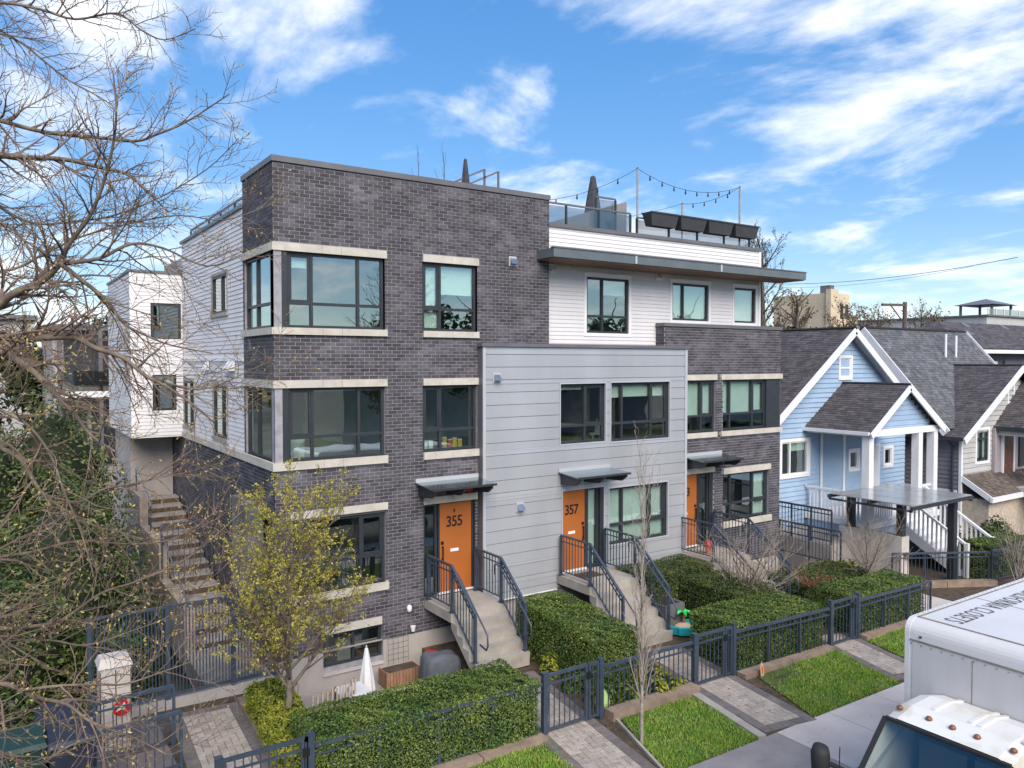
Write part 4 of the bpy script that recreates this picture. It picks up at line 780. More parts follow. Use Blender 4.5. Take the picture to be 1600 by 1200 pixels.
MB().lathe((cx - .45, cy + .35, cz), ((.2, 0), (.22, .1), (.12, .2), (.01, .22)), 12).build('dome', M['toy_green'], t)
t = thing('sail_board', (8.62, -5.38, -.06), 'small pink toy surfboard stuck in the lawn edge', 'toy'); MB().extrude([(8.58, -5.42, -.06), (8.66, -5.42, -.06), (8.68, -5.41, .12), (8.62, -5.40, .24), (8.56, -5.41, .12)], (0, .02, 0)).build('board', M['sand'], t); MB().extrude([(8.60, -5.425, .0), (8.64, -5.425, .0), (8.64, -5.423, .16), (8.60, -5.423, .16)], (0, .004, 0)).build('stripe', M['orange'], t)
t = thing('square_planter', (8.9, -2.6, 0), 'square dark grey planter wall beside the middle stairs', 'planter'); mb = MB(); mb.box(8.72, 9.4, -2.45, -2.38, -.1, .62); mb.box(8.72, 8.79, -2.375, -1.2, -.1, .62); mb.box(9.33, 9.4, -2.375, -1.2, -.1, .62); mb.build('walls', M['cap_metal'], t); MB().box(8.8, 9.32, -2.37, -1.2, -.1, .35).build('soil', M['soil'], t)
t = thing('garden_lantern', (4.95, -4.3, 0), 'pale green plastic leaf lamp beside the first gate', 'garden lamp'); MB().lathe((4.78, -4.72, .0), ((.16, 0), (.15, .12), (.09, .28), (.01, .36)), 12).build('shade', mat('lime', (.42, .62, .22), .5, .15, 5), t, smooth=True); MB().tube([(4.78, -4.72, -.1), (4.78, -4.72, .02)], .03, 8).build('stake', M['black'], t)
t = thing('door_mat', (7.8, -.9, 1.17), 'brown doormat on the landing of door 357', 'doormat'); MB().box(7.45, 8.05, -.95, -.5, 1.162, 1.178).build('mat_body', M['soil'], t)
t = thing('flower_pot', (11.95, -.5, 1.1), 'red flower pot on the landing of the far door', 'pot'); MB().lathe((12.15, -.75, 1.1), ((.08, 0), (.12, .2), (.13, .22))).build('pot_body', M['orange'], t); MB().lathe((12.15, -.75, 1.3), ((.1, 0), (.16, .08), (.1, .16), (.02, .2)), 9).build('plant', M['red'], t)
# items on window sills and inside rooms
t = thing('cushion', (.55, .5, 4.5), 'white cushion behind the lower corner window', 'cushion'); b = MB(); b.add([(.36, .42, 4.52), (.76, .42, 4.52), (.79, .46, 4.92), (.33, .46, 4.92), (.56, .34, 4.70), (.56, .52, 4.70)], [(0, 1, 4), (1, 2, 4), (2, 3, 4), (3, 0, 4), (1, 0, 5), (2, 1, 5), (3, 2, 5), (0, 3, 5)]); b.build('cushion_body', M['white_paint'], t)
mat('tin_a', (.7, .5, .12), .5, .2, 4); mat('tin_b', (.55, .12, .05), .5, .2, 4)
for i, (xx, m_, h_) in enumerate(((3.98, 'tin_b', .16), (4.12, 'tin_a', .2), (4.27, 'tin_b', .14), (4.40, 'tin_a', .17), (4.54, 'tin_a', .13), (3.6, 'white_paint', .1), (3.75, 'white_paint', .14))):
    t = thing('tin', (xx, .3, 4.5), ('dark red tin beside the mullion', 'tall yellow tin near the mullion', 'short red tin in the middle', 'yellow tin right of the middle', 'short yellow tin at the end', 'short white jar at the left', 'white jar by the mullion')[i] + ' on the second-floor kitchen sill', 'tin', 'tins on the kitchen sill'); MB().box(xx - .055, xx + .055, .26, .36, 4.42, 4.58 + h_).build('tin_body', M[m_], t); MB().box(xx - .058, xx + .058, .257, .363, 4.581 + h_, 4.60 + h_).build('tin_lid', M['white_paint'], t)
t = thing('dining_table', (8.0, 1.0, 4.2), 'pale dining table behind the left grey-panel window', 'table'); MB().box(7.45, 8.6, .35, 1.1, 4.86, 4.90).build('table_top', M['wood_pale'], t)
for xx in (7.5, 8.55):
    for yy in (.4, 1.05): MB().box(xx - .03, xx + .03, yy - .03, yy + .03, 4.14, 4.86).build('leg', M['white_paint'], t)
for xx, yy, lb_ in ((7.3, .5, 'white chair at the left end of the indoor dining table'), (8.95, .55, 'white chair at the right end of the indoor dining table')):
    t = thing('dining_chair', (xx, yy, 4.14), lb_, 'chair', 'indoor dining chairs'); MB().box(xx - .2, xx + .2, yy - .2, yy + .2, 4.58, 4.62).build('seat', M['white_paint'], t); MB().bar((xx + (.2 if xx > 8 else -.2), yy, 4.6), (xx + (.26 if xx > 8 else -.26), yy, 5.0), .36, .03).build('backrest', M['white_paint'], t)
    for a in (-.17, .17):
        for c_ in (-.17, .17): MB().box(xx + a - .015, xx + a + .015, yy + c_ - .015, yy + c_ + .015, 4.14, 4.58).build('leg', M['white_paint'], t)
# ================================================================== hedges and shrubs
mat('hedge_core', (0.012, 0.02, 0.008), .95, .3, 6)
mat('hedge_leaf', (0.052, 0.10, 0.017), .5, col2=(0.14, 0.185, 0.03), scale=1.4, island=.45)
mat('hedge_dark', (0.035, 0.062, 0.014), .5, col2=(0.10, 0.12, 0.024), scale=1.2, island=.45)
mat('shrub_yellow', (0.16, 0.20, 0.02), .5, col2=(0.30, 0.28, 0.03), scale=2.5, island=.35)
mat('laurel_leaf', (0.032, 0.068, 0.016), .45, col2=(0.11, 0.13, 0.03), scale=1.0, island=.5)
mat('leaf_young', (0.27, 0.26, 0.035), .55, col2=(0.44, 0.37, 0.06), scale=1.5, island=.35)
mat('bud', (0.40, 0.30, 0.08), .6, .3, 5, island=.3)
def wob(x, y, z): return .05 * math.sin(x * 5.1 + y * 3.3) + .04 * math.sin(y * 6.7 + z * 4 + 1.3) + .03 * math.sin(x * 11 + z * 7)
def hedge(x0, x1, y0, y1, z0, z1, label, leaf='hedge_leaf', dens=900, size=.034, rnd=.07, shear=0.0, group='clipped hedges', name='hedge', slope=0.0):
    """clipped hedge: dark twiggy core and a skin of small leaves; shear = x shift per metre of y, slope = top drop per metre of -y"""
    cx, cy = (x0 + x1) / 2, (y0 + y1) / 2; zb = gz(cx); t = thing(name, (cx, cy, zb + z0), label, 'hedge' if name == 'hedge' else 'shrub', group)
    e = .09; b = MB(); n = 8
    def tz(y): return z1 - slope * (y1 - y)
    co = lambda x, y, z: (x + shear * (y - y1), y, z + zb)
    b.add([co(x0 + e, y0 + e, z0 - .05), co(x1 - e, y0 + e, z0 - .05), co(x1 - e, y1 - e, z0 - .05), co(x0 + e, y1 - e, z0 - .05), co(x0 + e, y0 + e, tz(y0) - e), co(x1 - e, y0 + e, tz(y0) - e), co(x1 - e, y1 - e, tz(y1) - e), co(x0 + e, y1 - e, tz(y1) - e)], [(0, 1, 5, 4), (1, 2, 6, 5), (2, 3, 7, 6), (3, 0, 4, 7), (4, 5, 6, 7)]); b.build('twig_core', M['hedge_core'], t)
    Ps = []; Ns = []
    for nx, ny, nz, A in ((0, 0, 1, (x1 - x0) * (y1 - y0)), (0, -1, 0, (x1 - x0) * (z1 - z0)), (0, 1, 0, (x1 - x0) * (z1 - z0) * .5), (-1, 0, 0, (y1 - y0) * (z1 - z0)), (1, 0, 0, (y1 - y0) * (z1 - z0) * .5)):
        n = int(A * dens * 2.7); u = NR.uniform(0, 1, (n, 3)); X = x0 + u[:, 0] * (x1 - x0); Y = y0 + u[:, 1] * (y1 - y0)
        top = z1 - slope * (y1 - Y); Zz = z0 + u[:, 2] * (top - z0)
        if nz: Zz = top.copy()
        if ny: Y = np.full(n, y0 if ny < 0 else y1); top = z1 - slope * (y1 - Y); Zz = z0 + u[:, 2] * (top - z0)
        if nx: X = np.full(n, x0 if nx < 0 else x1)
        # round the edges
        ex = np.minimum(X - x0, x1 - X); ey = np.minimum(Y - y0, y1 - Y); ez = top - Zz
        dep = -np.abs(NR.normal(0, .030, n)) + .016 * np.sin(X * 3.1 + Y * 2.3) + .014 * np.sin(Y * 5.7 + Zz * 5 + X * 2) + .012 * np.sin(X * 15 + Zz * 13 + Y * 11) + np.where(NR.uniform(0, 1, n) < .025, NR.uniform(0, .07, n), 0)
        P = np.stack([X + nx * dep, Y + ny * dep, Zz + nz * dep], 1)
        if nz: k = np.minimum(ex, ey); P[:, 2] -= np.clip(rnd - k, 0, 1) ** 2 / rnd * .9
        else:
            k = np.clip(rnd - ez, 0, 1) ** 2 / rnd * .9; P[:, 0] -= nx * k; P[:, 1] -= ny * k
            o_ = ey if nx else ex; k2 = np.clip(rnd - o_, 0, 1) ** 2 / rnd * .7; P[:, 0] -= nx * k2; P[:, 1] -= ny * k2
        P[:, 0] += shear * (P[:, 1] - y1); P[:, 2] += zb; Ps.append(P); Ns.append(np.tile([[nx, ny, nz + .35]], (n, 1)).astype(float))
    P = np.concatenate(Ps); N_ = np.concatenate(Ns); V = leaf_cards(P, N_, size * .56 * NR.uniform(.55, 1.5, len(P))); quads_mesh('leaves', V, M[leaf], t)
    return t
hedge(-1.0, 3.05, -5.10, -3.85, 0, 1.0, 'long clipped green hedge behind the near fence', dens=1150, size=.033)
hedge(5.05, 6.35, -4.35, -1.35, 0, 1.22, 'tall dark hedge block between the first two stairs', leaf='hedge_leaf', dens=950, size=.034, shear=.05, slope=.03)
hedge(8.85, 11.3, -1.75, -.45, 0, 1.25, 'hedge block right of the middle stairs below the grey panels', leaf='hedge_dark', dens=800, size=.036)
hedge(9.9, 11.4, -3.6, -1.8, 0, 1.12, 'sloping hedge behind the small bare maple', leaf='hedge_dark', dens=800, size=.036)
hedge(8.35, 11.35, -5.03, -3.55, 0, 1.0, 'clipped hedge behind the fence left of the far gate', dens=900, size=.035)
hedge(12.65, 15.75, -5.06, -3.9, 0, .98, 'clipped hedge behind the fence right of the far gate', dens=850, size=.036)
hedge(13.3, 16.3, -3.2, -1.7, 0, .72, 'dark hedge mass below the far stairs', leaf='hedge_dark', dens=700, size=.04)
hedge(20.9, 23.6, -4.35, -3.2, 0, 1.1, 'rounded olive hedge right of the blue house steps', dens=600, size=.045, rnd=.35)
def bush(cx, cy, z0, rx, ry, rz, label, leaf, n, size, group=None, name='shrub', stems=True, asp=.55, core=True):
    t = thing(name, (cx, cy, z0), label, 'shrub', group); u = NR.normal(0, 1, (n, 3)); u /= np.linalg.norm(u, axis=1, keepdims=True); u[:, 2] = np.abs(u[:, 2]) * 1.0 - .15
    rr = 1 - np.abs(NR.normal(0, .16, n)); lump = 1 + .16 * np.sin(u[:, 0] * 6 + cx) * np.sin(u[:, 1] * 5 + 1) + .1 * np.sin(u[:, 2] * 9 + u[:, 0] * 7)
    P = np.stack([cx + u[:, 0] * rx * rr * lump, cy + u[:, 1] * ry * rr * lump, z0 + (u[:, 2] + .15) / 1.15 * rz * rr * lump], 1); quads_mesh('leaves', leaf_cards(P, u, np.full(n, size), asp), M[leaf], t)
    if core:
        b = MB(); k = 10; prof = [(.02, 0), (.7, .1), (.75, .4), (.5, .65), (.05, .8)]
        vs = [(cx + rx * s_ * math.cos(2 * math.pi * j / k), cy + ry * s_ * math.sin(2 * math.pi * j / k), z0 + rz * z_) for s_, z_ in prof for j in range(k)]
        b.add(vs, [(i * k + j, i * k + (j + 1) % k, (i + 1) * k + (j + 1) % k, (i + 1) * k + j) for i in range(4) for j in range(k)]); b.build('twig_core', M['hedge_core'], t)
    return t
hedge(-1.05, -.25, -4.6, -1.35, 0, .62, 'low yellow-green shrub strip beside the side path', leaf='shrub_yellow', dens=700, size=.045, name='shrub_bed', rnd=.2, group='low shrubs', shear=.05)
for i, (a, b_, c_, h_, lf, lb_) in enumerate(((4.95, -2.9, .3, .55, 'shrub_yellow', 'small yellow shrub below the tall hedge block'), (4.95, -3.7, .35, .45, 'hedge_leaf', 'small green shrub below the tall hedge block'), (5.0, -4.5, .4, .4, 'hedge_leaf', 'low green plant behind the first gate'), (6.2, -4.75, .55, .55, 'shrub_yellow', 'yellow-green shrub behind the fence by the middle gate'), (5.45, -4.8, .35, .5, 'hedge_leaf', 'green shrub behind the slim bare tree'), (16.6, -2.2, .5, .9, 'shrub_yellow', 'yellow flecked shrub behind the black railing'), (22.6, -2.2, .7, 1.3, 'laurel_leaf', 'dark green shrub behind the white porch steps'), (24.6, -2.8, .9, 1.5, 'laurel_leaf', 'dark green shrub at the right edge with flowers'))):
    bush(a, b_, gz(a) - .05, c_, c_ * .9, h_, lb_, lf, int(1500 * c_ * 2), .04 if a < 15 else .06, 'small garden shrubs')
# evergreen laurels on the left
for i, (a, b_, z_, rx, ry, rz, lb_) in enumerate(((-3.6, 3.4, -.1, 1.7, 1.8, 4.7, 'tall glossy evergreen laurel left of the side steps'), (-4.9, 1.5, -.1, 1.7, 1.6, 3.2, 'wide evergreen laurel at the left edge above the bins'), (-3.5, 6.8, .3, 1.7, 1.9, 6.2, 'tall evergreen laurel beside the white bay'), (-5.4, 5.6, 0, 2.0, 2.2, 6.6, 'evergreen laurel behind at the left edge'), (-2.9, 1.2, -.1, .9, .8, 1.5, 'low evergreen laurel behind the tall side fence'))):
    bush(a, b_, z_, rx, ry, rz, lb_, 'laurel_leaf', int(6500 * rx), .062, 'evergreen laurels', 'laurel_shrub', asp=.42)
# ================================================================== trees
mat('bark', (0.115, 0.09, 0.075), .9, .35, 14, bump=.6, bscale=50); mat('bark_mid', (0.19, 0.155, 0.125), .9, .3, 12, bump=.4, bscale=60); mat('bark_pale', (0.30, 0.26, 0.22), .9, .3, 12, bump=.4, bscale=60); mat('bark_lichen', (0.12, 0.09, 0.072), .9, col2=(0.27, 0.225, 0.15), scale=9, bump=.5, bscale=50, mixpos=(.45, .75)); mat('twig', (0.17, 0.12, 0.095), .85, .3, 10); mat('twig_pale', (0.30, 0.245, 0.195), .85, .25, 10)
def rdir(d, spread, up=0.0):
    v = Vector((R.gauss(0, 1), R.gauss(0, 1), R.gauss(0, 1))); v = v - d * v.dot(d); v = v.normalized() if v.length > 1e-6 else d.orthogonal()
    q = (d * math.cos(spread) + v * math.sin(spread)); q.z += up; return q.normalized()
def curve(p, d, ln, r0, r1, n, wob_=.12, up=0.02):
    pts = [Vector(p)]; d = Vector(d)
    for i in range(n):
        d = (d + Vector((R.gauss(0, wob_), R.gauss(0, wob_), R.gauss(0, wob_) + up))).normalized(); pts.append(pts[-1] + d * (ln / n))
    return pts, [r0 + (r1 - r0) * i / n for i in range(n + 1)], d
def twigs(mb, pts, rad, leafpts, ln, step, depth, up=.03, spread=.75, n_=4, start=.15, minr=.0022, sides=4):
    """side shoots along a branch, alternating; leafpts collects shoot tips and nodes"""
    L_ = sum((b - a).length for a, b in zip(pts[:-1], pts[1:])); acc = 0; nxt = L_ * start + R.uniform(0, step)
    for i, (a, b) in enumerate(zip(pts[:-1], pts[1:])):
        s_ = (b - a).length
        while nxt < acc + s_:
            f = (nxt - acc) / s_; p = a.lerp(b, f); r = rad[i] + (rad[i + 1] - rad[i]) * f; d = (b - a).normalized()
            l2 = ln * R.uniform(.45, 1.15) * (1.1 - .5 * nxt / L_); d2 = rdir(d, spread * R.uniform(.7, 1.25), up)
            q, qr, _ = curve(p, d2, l2, max(minr, min(r * .62, .02)), minr * .7, n_, .13, up * .6); mb.tube(q, qr, sides, cap=False)
            leafpts += q[1:]
            if depth > 0: twigs(mb, q, qr, leafpts, l2 * .48, step * .62, depth - 1, up, spread, 3, .2, minr, 3)
            nxt += step * R.uniform(.6, 1.4)
        acc += s_
def smooth_path(P, k=5):
    P = [Vector(p) for p in P]; out = []
    for i in range(len(P) - 1):
        p0 = P[max(i - 1, 0)]; p1 = P[i]; p2 = P[i + 1]; p3 = P[min(i + 2, len(P) - 1)]
        for j in range(k): t_ = j / k; out.append(.5 * ((2 * p1) + (p2 - p0) * t_ + (2 * p0 - 5 * p1 + 4 * p2 - p3) * t_ ** 2 + (3 * p1 - p0 - 3 * p2 + p3) * t_ ** 3))
    return out + [P[-1]]
# --- big bare street tree whose crown hangs in from the left
TX, TY = -6.35, -7.6
t = thing('bare_street_tree', (TX, TY, .1), 'large bare street tree reaching its lichened branches across the left side', 'tree')
trunk = [Vector((TX, TY, -.3)), Vector((TX + .05, TY, 1.6)), Vector((TX - .05, TY + .05, 3.4)), Vector((TX + .05, TY, 5.2)), Vector((TX, TY + .1, 7.2)), Vector((TX + .1, TY, 9.4)), Vector((TX + .1, TY + .1, 11.5))]
MB().tube(smooth_path(trunk, 5), list(np.linspace(.26, .09, 31)), 14).build('trunk', M['bark_lichen'], t, smooth=True)
limbs = [  # photo positions (u, v), distance at both ends, radius at both ends, height it leaves the trunk
 ([(-60, 250), (0, 244), (40, 245), (100, 250), (150, 259), (200, 272), (235, 292), (262, 330)], 6.6, 6.2, .036, .008, 7.4),
 ([(-60, 172), (0, 187), (70, 208), (150, 215), (207, 220), (250, 212), (300, 190), (362, 147)], 6.9, 6.4, .028, .006, 7.9),
 ([(-80, 10), (0, 8), (60, 14), (120, 30), (185, 20), (220, 44), (262, 60), (308, 46)], 7.2, 6.8, .020, .005, 9.3),
 ([(-70, 40), (20, 60), (70, 95), (110, 130), (150, 150), (178, 160)], 7.4, 7.0, .016, .005, 9.0),
 ([(-60, 520), (15, 467), (60, 437), (92, 411), (105, 385), (140, 330), (170, 260), (180, 190), (178, 110)], 6.2, 5.9, .044, .006, 6.2),
 ([(92, 411), (150, 406), (200, 380), (260, 392), (320, 412), (378, 398)], 6.0, 6.6, .022, .005, None),
 ([(92, 413), (135, 440), (165, 470), (200, 503), (240, 525), (275, 542), (330, 552)], 6.0, 6.4, .024, .005, None),
 ([(-70, 545), (0, 535), (60, 530), (117, 530), (145, 541), (190, 560), (232, 590), (265, 605), (300, 630), (336, 668)], 5.7, 5.8, .040, .007, 6.0),
 ([(232, 590), (290, 608), (340, 600), (390, 580), (430, 560)], 5.8, 6.6, .012, .004, None),
 ([(-60, 520), (0, 550), (50, 580), (87, 620), (117, 652), (145, 685), (180, 712)], 5.3, 5.0, .038, .008, 5.6),
 ([(-60, 610), (0, 690), (25, 715), (57, 760), (87, 787), (120, 800)], 5.2, 4.9, .030, .006, 5.0),
 ([(87, 787), (125, 782), (165, 770), (217, 755), (255, 735), (300, 700)], 5.0, 5.6, .014, .004, None),
 ([(-60, 880), (0, 872), (50, 860), (125, 852), (212, 847), (262, 838), (330, 812)], 5.0, 5.4, .018, .004, 4.4),
 ([(-60, 985), (0, 982), (50, 980), (100, 962), (160, 925), (212, 907), (300, 865), (380, 798)], 4.9, 5.5, .020, .004, 4.0),
 ([(-60, 1045), (0, 1067), (32, 1075), (64, 1088), (106, 1105), (149, 1126), (212, 1152), (260, 1180)], 4.6, 4.6, .024, .005, 3.8),
 ([(32, 1073), (96, 1065), (149, 1071), (202, 1063), (255, 1050), (308, 1029), (352, 1012)], 4.6, 5.1, .012, .003, None),
 ([(-60, 1000), (30, 1000), (80, 1002), (140, 1006), (200, 990), (270, 960), (330, 900)], 5.0, 5.4, .012, .003, 3.9),
 ([(-60, 330), (0, 345), (40, 380), (70, 430), (110, 470), (150, 530), (190, 590), (215, 660)], 6.6, 6.2, .018, .004, 6.8),
 ([(-60, 300), (10, 330), (60, 350), (120, 345), (180, 335), (250, 310), (330, 260), (375, 215)], 6.9, 6.7, .018, .004, 7.0),
 ([(-60, 640), (20, 650), (70, 700), (100, 770), (130, 830), (150, 900)], 5.0, 4.7, .014, .004, 5.2),
 ([(-60, 1150), (20, 1185), (60, 1180), (110, 1165), (150, 1150), (200, 1140)], 4.5, 4.6, .012, .003, 3.4),
 ([(-60, 430), (20, 420), (70, 400), (130, 370), (200, 350), (280, 340), (350, 345), (425, 318)], 6.4, 6.8, .016, .004, 6.6)]
tw = MB(); lp = []
for pl, d0, d1, r0, r1, zt in limbs:
    P = [pix(u, v, d0 + (d1 - d0) * i / (len(pl) - 1)) for i, (u, v) in enumerate(pl)]
    P = [p + Vector((R.gauss(0, .015), R.gauss(0, .03), R.gauss(0, .012))) for p in P]
    rr = [r0 + (r1 - r0) * (i / (len(P) - 1)) ** .8 for i in range(len(P))]
    if zt is not None: b0 = Vector((TX + .05, TY + .03, zt)); mid = b0.lerp(P[0], .5) + Vector((0, 0, .1)); P = [b0, mid] + P; rr = [r0 * 1.9, r0 * 1.45] + rr
    sp = smooth_path(P, 4); rs = list(np.interp(np.linspace(0, len(P) - 1, len(sp)), range(len(P)), rr))
    rs = [q * .85 for q in rs]; MB().tube(sp, rs, 7).build('branch', M['bark_lichen'], t, smooth=True)
    st = .30 if zt is not None else .05
    twigs(tw, sp, rs, lp, .72, .066, 1, .03, .8, 6, st, .0023, 4)
tag(tw.build('twigs', M['twig'], t), kind='stuff')
lp = np.array([tuple(p) for p in lp]); sel = lp[NR.uniform(0, 1, len(lp)) < .36]; V = leaf_cards(sel, np.tile([[0, -1, .3]], (len(sel), 1)).astype(float), np.full(len(sel), .011), .45); tag(quads_mesh('buds', V, M['bud'], t), kind='stuff')
# --- trees standing in the yard
def small_tree(x, y, z, name, label, h, trunk_r, nl, spread, ln, bark, leaf=None, leafsize=.03, leafn=0, first=.35, up=.05, depth=1, group='young trees in the front yards', step=.16, columnar=False, lean=(0, 0), twig_mat='twig', tr_h=None, minr=.0035):
    t = thing(name, (x, y, z), label, 'tree', group); k = 8; th = tr_h or h
    P = [Vector((x + lean[0] * i / k + R.gauss(0, .012 * (i > 0)), y + lean[1] * i / k + R.gauss(0, .012 * (i > 0)), z - .1 + (th + .1) * i / k)) for i in range(k + 1)]; sp = smooth_path(P, 3); rs = list(np.linspace(trunk_r, max(.006, trunk_r * (.12 if th == h else .5)), len(sp)))
    MB().tube(sp, rs, 10).build('trunk', M[bark], t, smooth=True); tw = MB(); lp = []
    for i in range(nl):
        f = first + (1 - first) * (i + R.uniform(0, .8)) / nl; f = min(f, .99); j = int(f * (len(sp) - 1)); p = sp[j]; a = i * 2.4 + R.uniform(-.4, .4); sd = spread * R.uniform(.8, 1.2)
        d = Vector((math.cos(a) * math.sin(sd), math.sin(a) * math.sin(sd), math.cos(sd))); l2 = ln * R.uniform(.75, 1.2) * (1 - .45 * (f - first) / (1 - first)) if not columnar else ln * R.uniform(.6, 1.2)
        if th != h: l2 = ln * R.uniform(.75, 1.15)
        q, qr, _ = curve(p, d, l2, rs[j] * .62, minr, 7, .07, up); q = smooth_path(q, 2); qr = list(np.linspace(rs[j] * .62, minr, len(q))); MB().tube(q, qr, 6).build('limb', M[bark], t, smooth=True); lp += q
        twigs(tw, q, qr, lp, l2 * .42, step, depth, up, .6 if not columnar else .45, 4, .12, minr * .75, 4)
    twigs(tw, sp, rs, lp, ln * .3, step * 1.5, 1, up, .6, 4, first, minr * .75, 4)
    tag(tw.build('twigs', M[twig_mat], t), kind='stuff')
    if leaf:
        A = np.array([tuple(p) for p in lp]); idx = NR.integers(0, len(A), leafn); idx = np.repeat(idx[:leafn // 4], 4)[:leafn]; leafn = len(idx); Pp = A[idx] + NR.normal(0, leafsize * .75, (leafn, 3)); tag(quads_mesh('leaves', leaf_cards(Pp, np.tile([[0, -.3, .6]], (leafn, 1)).astype(float), np.full(leafn, leafsize), .5, 1.2), M[leaf], t), kind='stuff')
    return t
small_tree(-.62, -2.75, .05, 'leafing_tree', 'young tree with fresh yellow-green leaves before the brick corner', 3.75, .07, 34, .68, 2.25, 'bark_mid', 'leaf_young', .021, 23000, .25, .035, 1, step=.115, minr=.0026)
small_tree(4.42, -6.2, -.01, 'slim_bare_tree', 'slim columnar bare tree on the lawn by the first path', 4.6, .034, 34, .24, .95, 'bark_pale', None, .03, 0, .14, .05, 1, step=.13, columnar=True, twig_mat='twig_pale', minr=.0032)
small_tree(11.0, -3.1, -.1, 'bare_maple', 'small spreading bare maple in front of the far stairs', 2.3, .05, 16, .85, 1.85, 'bark_mid', None, .03, 0, .45, .03, 1, step=.13, tr_h=1.1, twig_mat='twig_pale')
small_tree(15.9, -3.3, -.15, 'bare_maple', 'small bare forked tree in front of the concrete wall', 2.5, .045, 13, .8, 1.8, 'bark_mid', None, .03, 0, .45, .03, 1, step=.14, tr_h=1.0, twig_mat='twig_pale')
small_tree(20.4, -5.3, -.2, 'bare_shrub_tree', 'upright bare multi-stemmed shrub beside the blue house gate', 3.0, .05, 14, .35, 1.7, 'bark_pale', None, .03, 0, .10, .06, 1, step=.18, tr_h=.9, twig_mat='twig_pale')
mat('red_stem', (.22, .07, .05), .7, .2, 8); M_ = MB(); tt = thing('red_stem_shrub', (14.2, -3.2, .5), 'low shrub of bare red stems by the far stairs', 'shrub'); 
for i in range(26):
    a = R.uniform(0, 6.28); q, qr, _ = curve((13.5 + R.uniform(-.2, .2), -3.1 + R.uniform(-.2, .2), .55), Vector((math.cos(a) * .8, math.sin(a) * .8, .55)), R.uniform(.5, 1.0), .008, .003, 5, .1, 0); M_.tube(q, qr, 4)
tag(M_.build('stems', M['red_stem'], tt), kind='stuff')
small_tree(1.6 + 4.2, 3.3, 10.05, 'roof_shrub', 'thin bare shrub in a pot on the tower roof', 2.4, .02, 5, .25, .9, 'bark', None, .03, 0, .2, .05, 0, step=.2, twig_mat='twig', group='roof plants')
small_tree(-.35 + 5.4, 3.4, 10.05, 'roof_shrub', 'short bare shrub on the tower roof beside the thin one', 2.3, .015, 4, .3, .7, 'bark', None, .03, 0, .3, .05, 0, step=.2, twig_mat='twig', group='roof plants')
MB__ = None
for xx, yy in ((5.8, 3.3), (5.05, 3.4)):
    t = thing('roof_pot', (xx, yy, 10.0), 'dark pot holding the %s bare roof shrub' % ('thin' if xx > 5.5 else 'short'), 'pot', 'roof plants'); MB().lathe((xx, yy, 9.9), ((.16, 0), (.22, .45), (.24, .47))).build('pot_body', M['planter'], t); MB().lathe((xx, yy, 10.3), ((.2, 0), (.01, .03))).build('soil', M['soil'], t)

# fallen leaves on paths, lawns and pavement
mat('litter', (0.20, 0.115, 0.045), .8, col2=(0.30, 0.22, 0.09), scale=3, island=.5); n = 900; X = NR.uniform(-1, 16, n); Y = -5.3 - np.abs(NR.normal(0, 1.1, n)); Pl = np.stack([X, Y, -0.013 * (X - 4) + .022 + NR.uniform(0, .012, n)], 1)
tag(quads_mesh('fallen_leaves', leaf_cards(Pl, np.tile([[0., 0., 1.]], (n, 1)), np.full(n, .02), .5, .25), M['litter']), 'scattered brown fallen leaves on the lawns and paths', 'leaves', kind='stuff')
# ================================================================== neighbouring houses
mat('shingle', (0.086, 0.078, 0.084), .9, .2, 3, island=.30, bump=.4, bscale=120); mat('shingle_grey', (0.115, 0.118, 0.128), .9, .2, 3, island=.28, bump=.4, bscale=120); mat('shingle_base', (0.03, 0.028, 0.03), .95, .2, 3); mat('shingle_brown', (0.12, 0.095, 0.08), .9, .2, 3, island=.35)
mat('blue_siding', (0.31, 0.425, 0.57), .65, .06, 2, obj=.02); mat('grey_siding', (0.20, 0.19, 0.215), .65, .08, 2, obj=.02); mat('cream_siding', (0.44, 0.435, 0.425), .65, .06, 2, obj=.02); mat('trim_white', (0.74, 0.74, 0.76), .55, .05, 2); mat('wood_door', (0.15, .058, .03), .5, .3, 8)
mat('mauve_wall', (0.36, .31, .32), .7, .1, 2)
def roof(parent, a, b, c, d, m='shingle', expo=.12, wid=.21, th=.10, name='roof'):
    """a,b lower edge; d,c upper edge (a under d); returns the roof part with its shingles as a joined sub-part"""
    a, b, c, d = map(Vector, (a, b, c, d)); n = (b - a).cross(d - a).normalized()
    if n.z < 0: n = -n
    base = MB(); vs = [a, b, c, d, a - n * th, b - n * th, c - n * th, d - n * th]; base.add(vs, [(0, 1, 2, 3), (7, 6, 5, 4), (0, 4, 5, 1), (1, 5, 6, 2), (2, 6, 7, 3), (3, 7, 4, 0)]); ro = base.build(name, M['shingle_base'], parent)
    L_ = (d - a).length; rows = int(L_ / expo); sh = MB()
    for i in range(rows):
        f0, f1 = i / rows, min(1, (i + 1.02) / rows); p, q = a.lerp(d, f0), b.lerp(c, f0); p1, q1 = a.lerp(d, f1), b.lerp(c, f1); w = (q - p).length; s_ = -R.uniform(0, wid)
        while s_ < w:
            e = s_ + wid * R.uniform(.75, 1.25); u0 = max(0, s_ + .004) / w; u1 = min(w, e - .004) / w
            if u1 > u0 + .001:
                h = R.uniform(.010, .020); A, B = p.lerp(q, u0) + n * h, p.lerp(q, u1) + n * h; C_, D_ = p1.lerp(q1, u1) + n * .004, p1.lerp(q1, u0) + n * .004
                sh.add([A, B, C_, D_, A - n * h, B - n * h], [(0, 1, 2, 3), (4, 5, 1, 0)])
            s_ = e
    tag(sh.build('shingles', M[m], ro), kind='stuff'); return ro
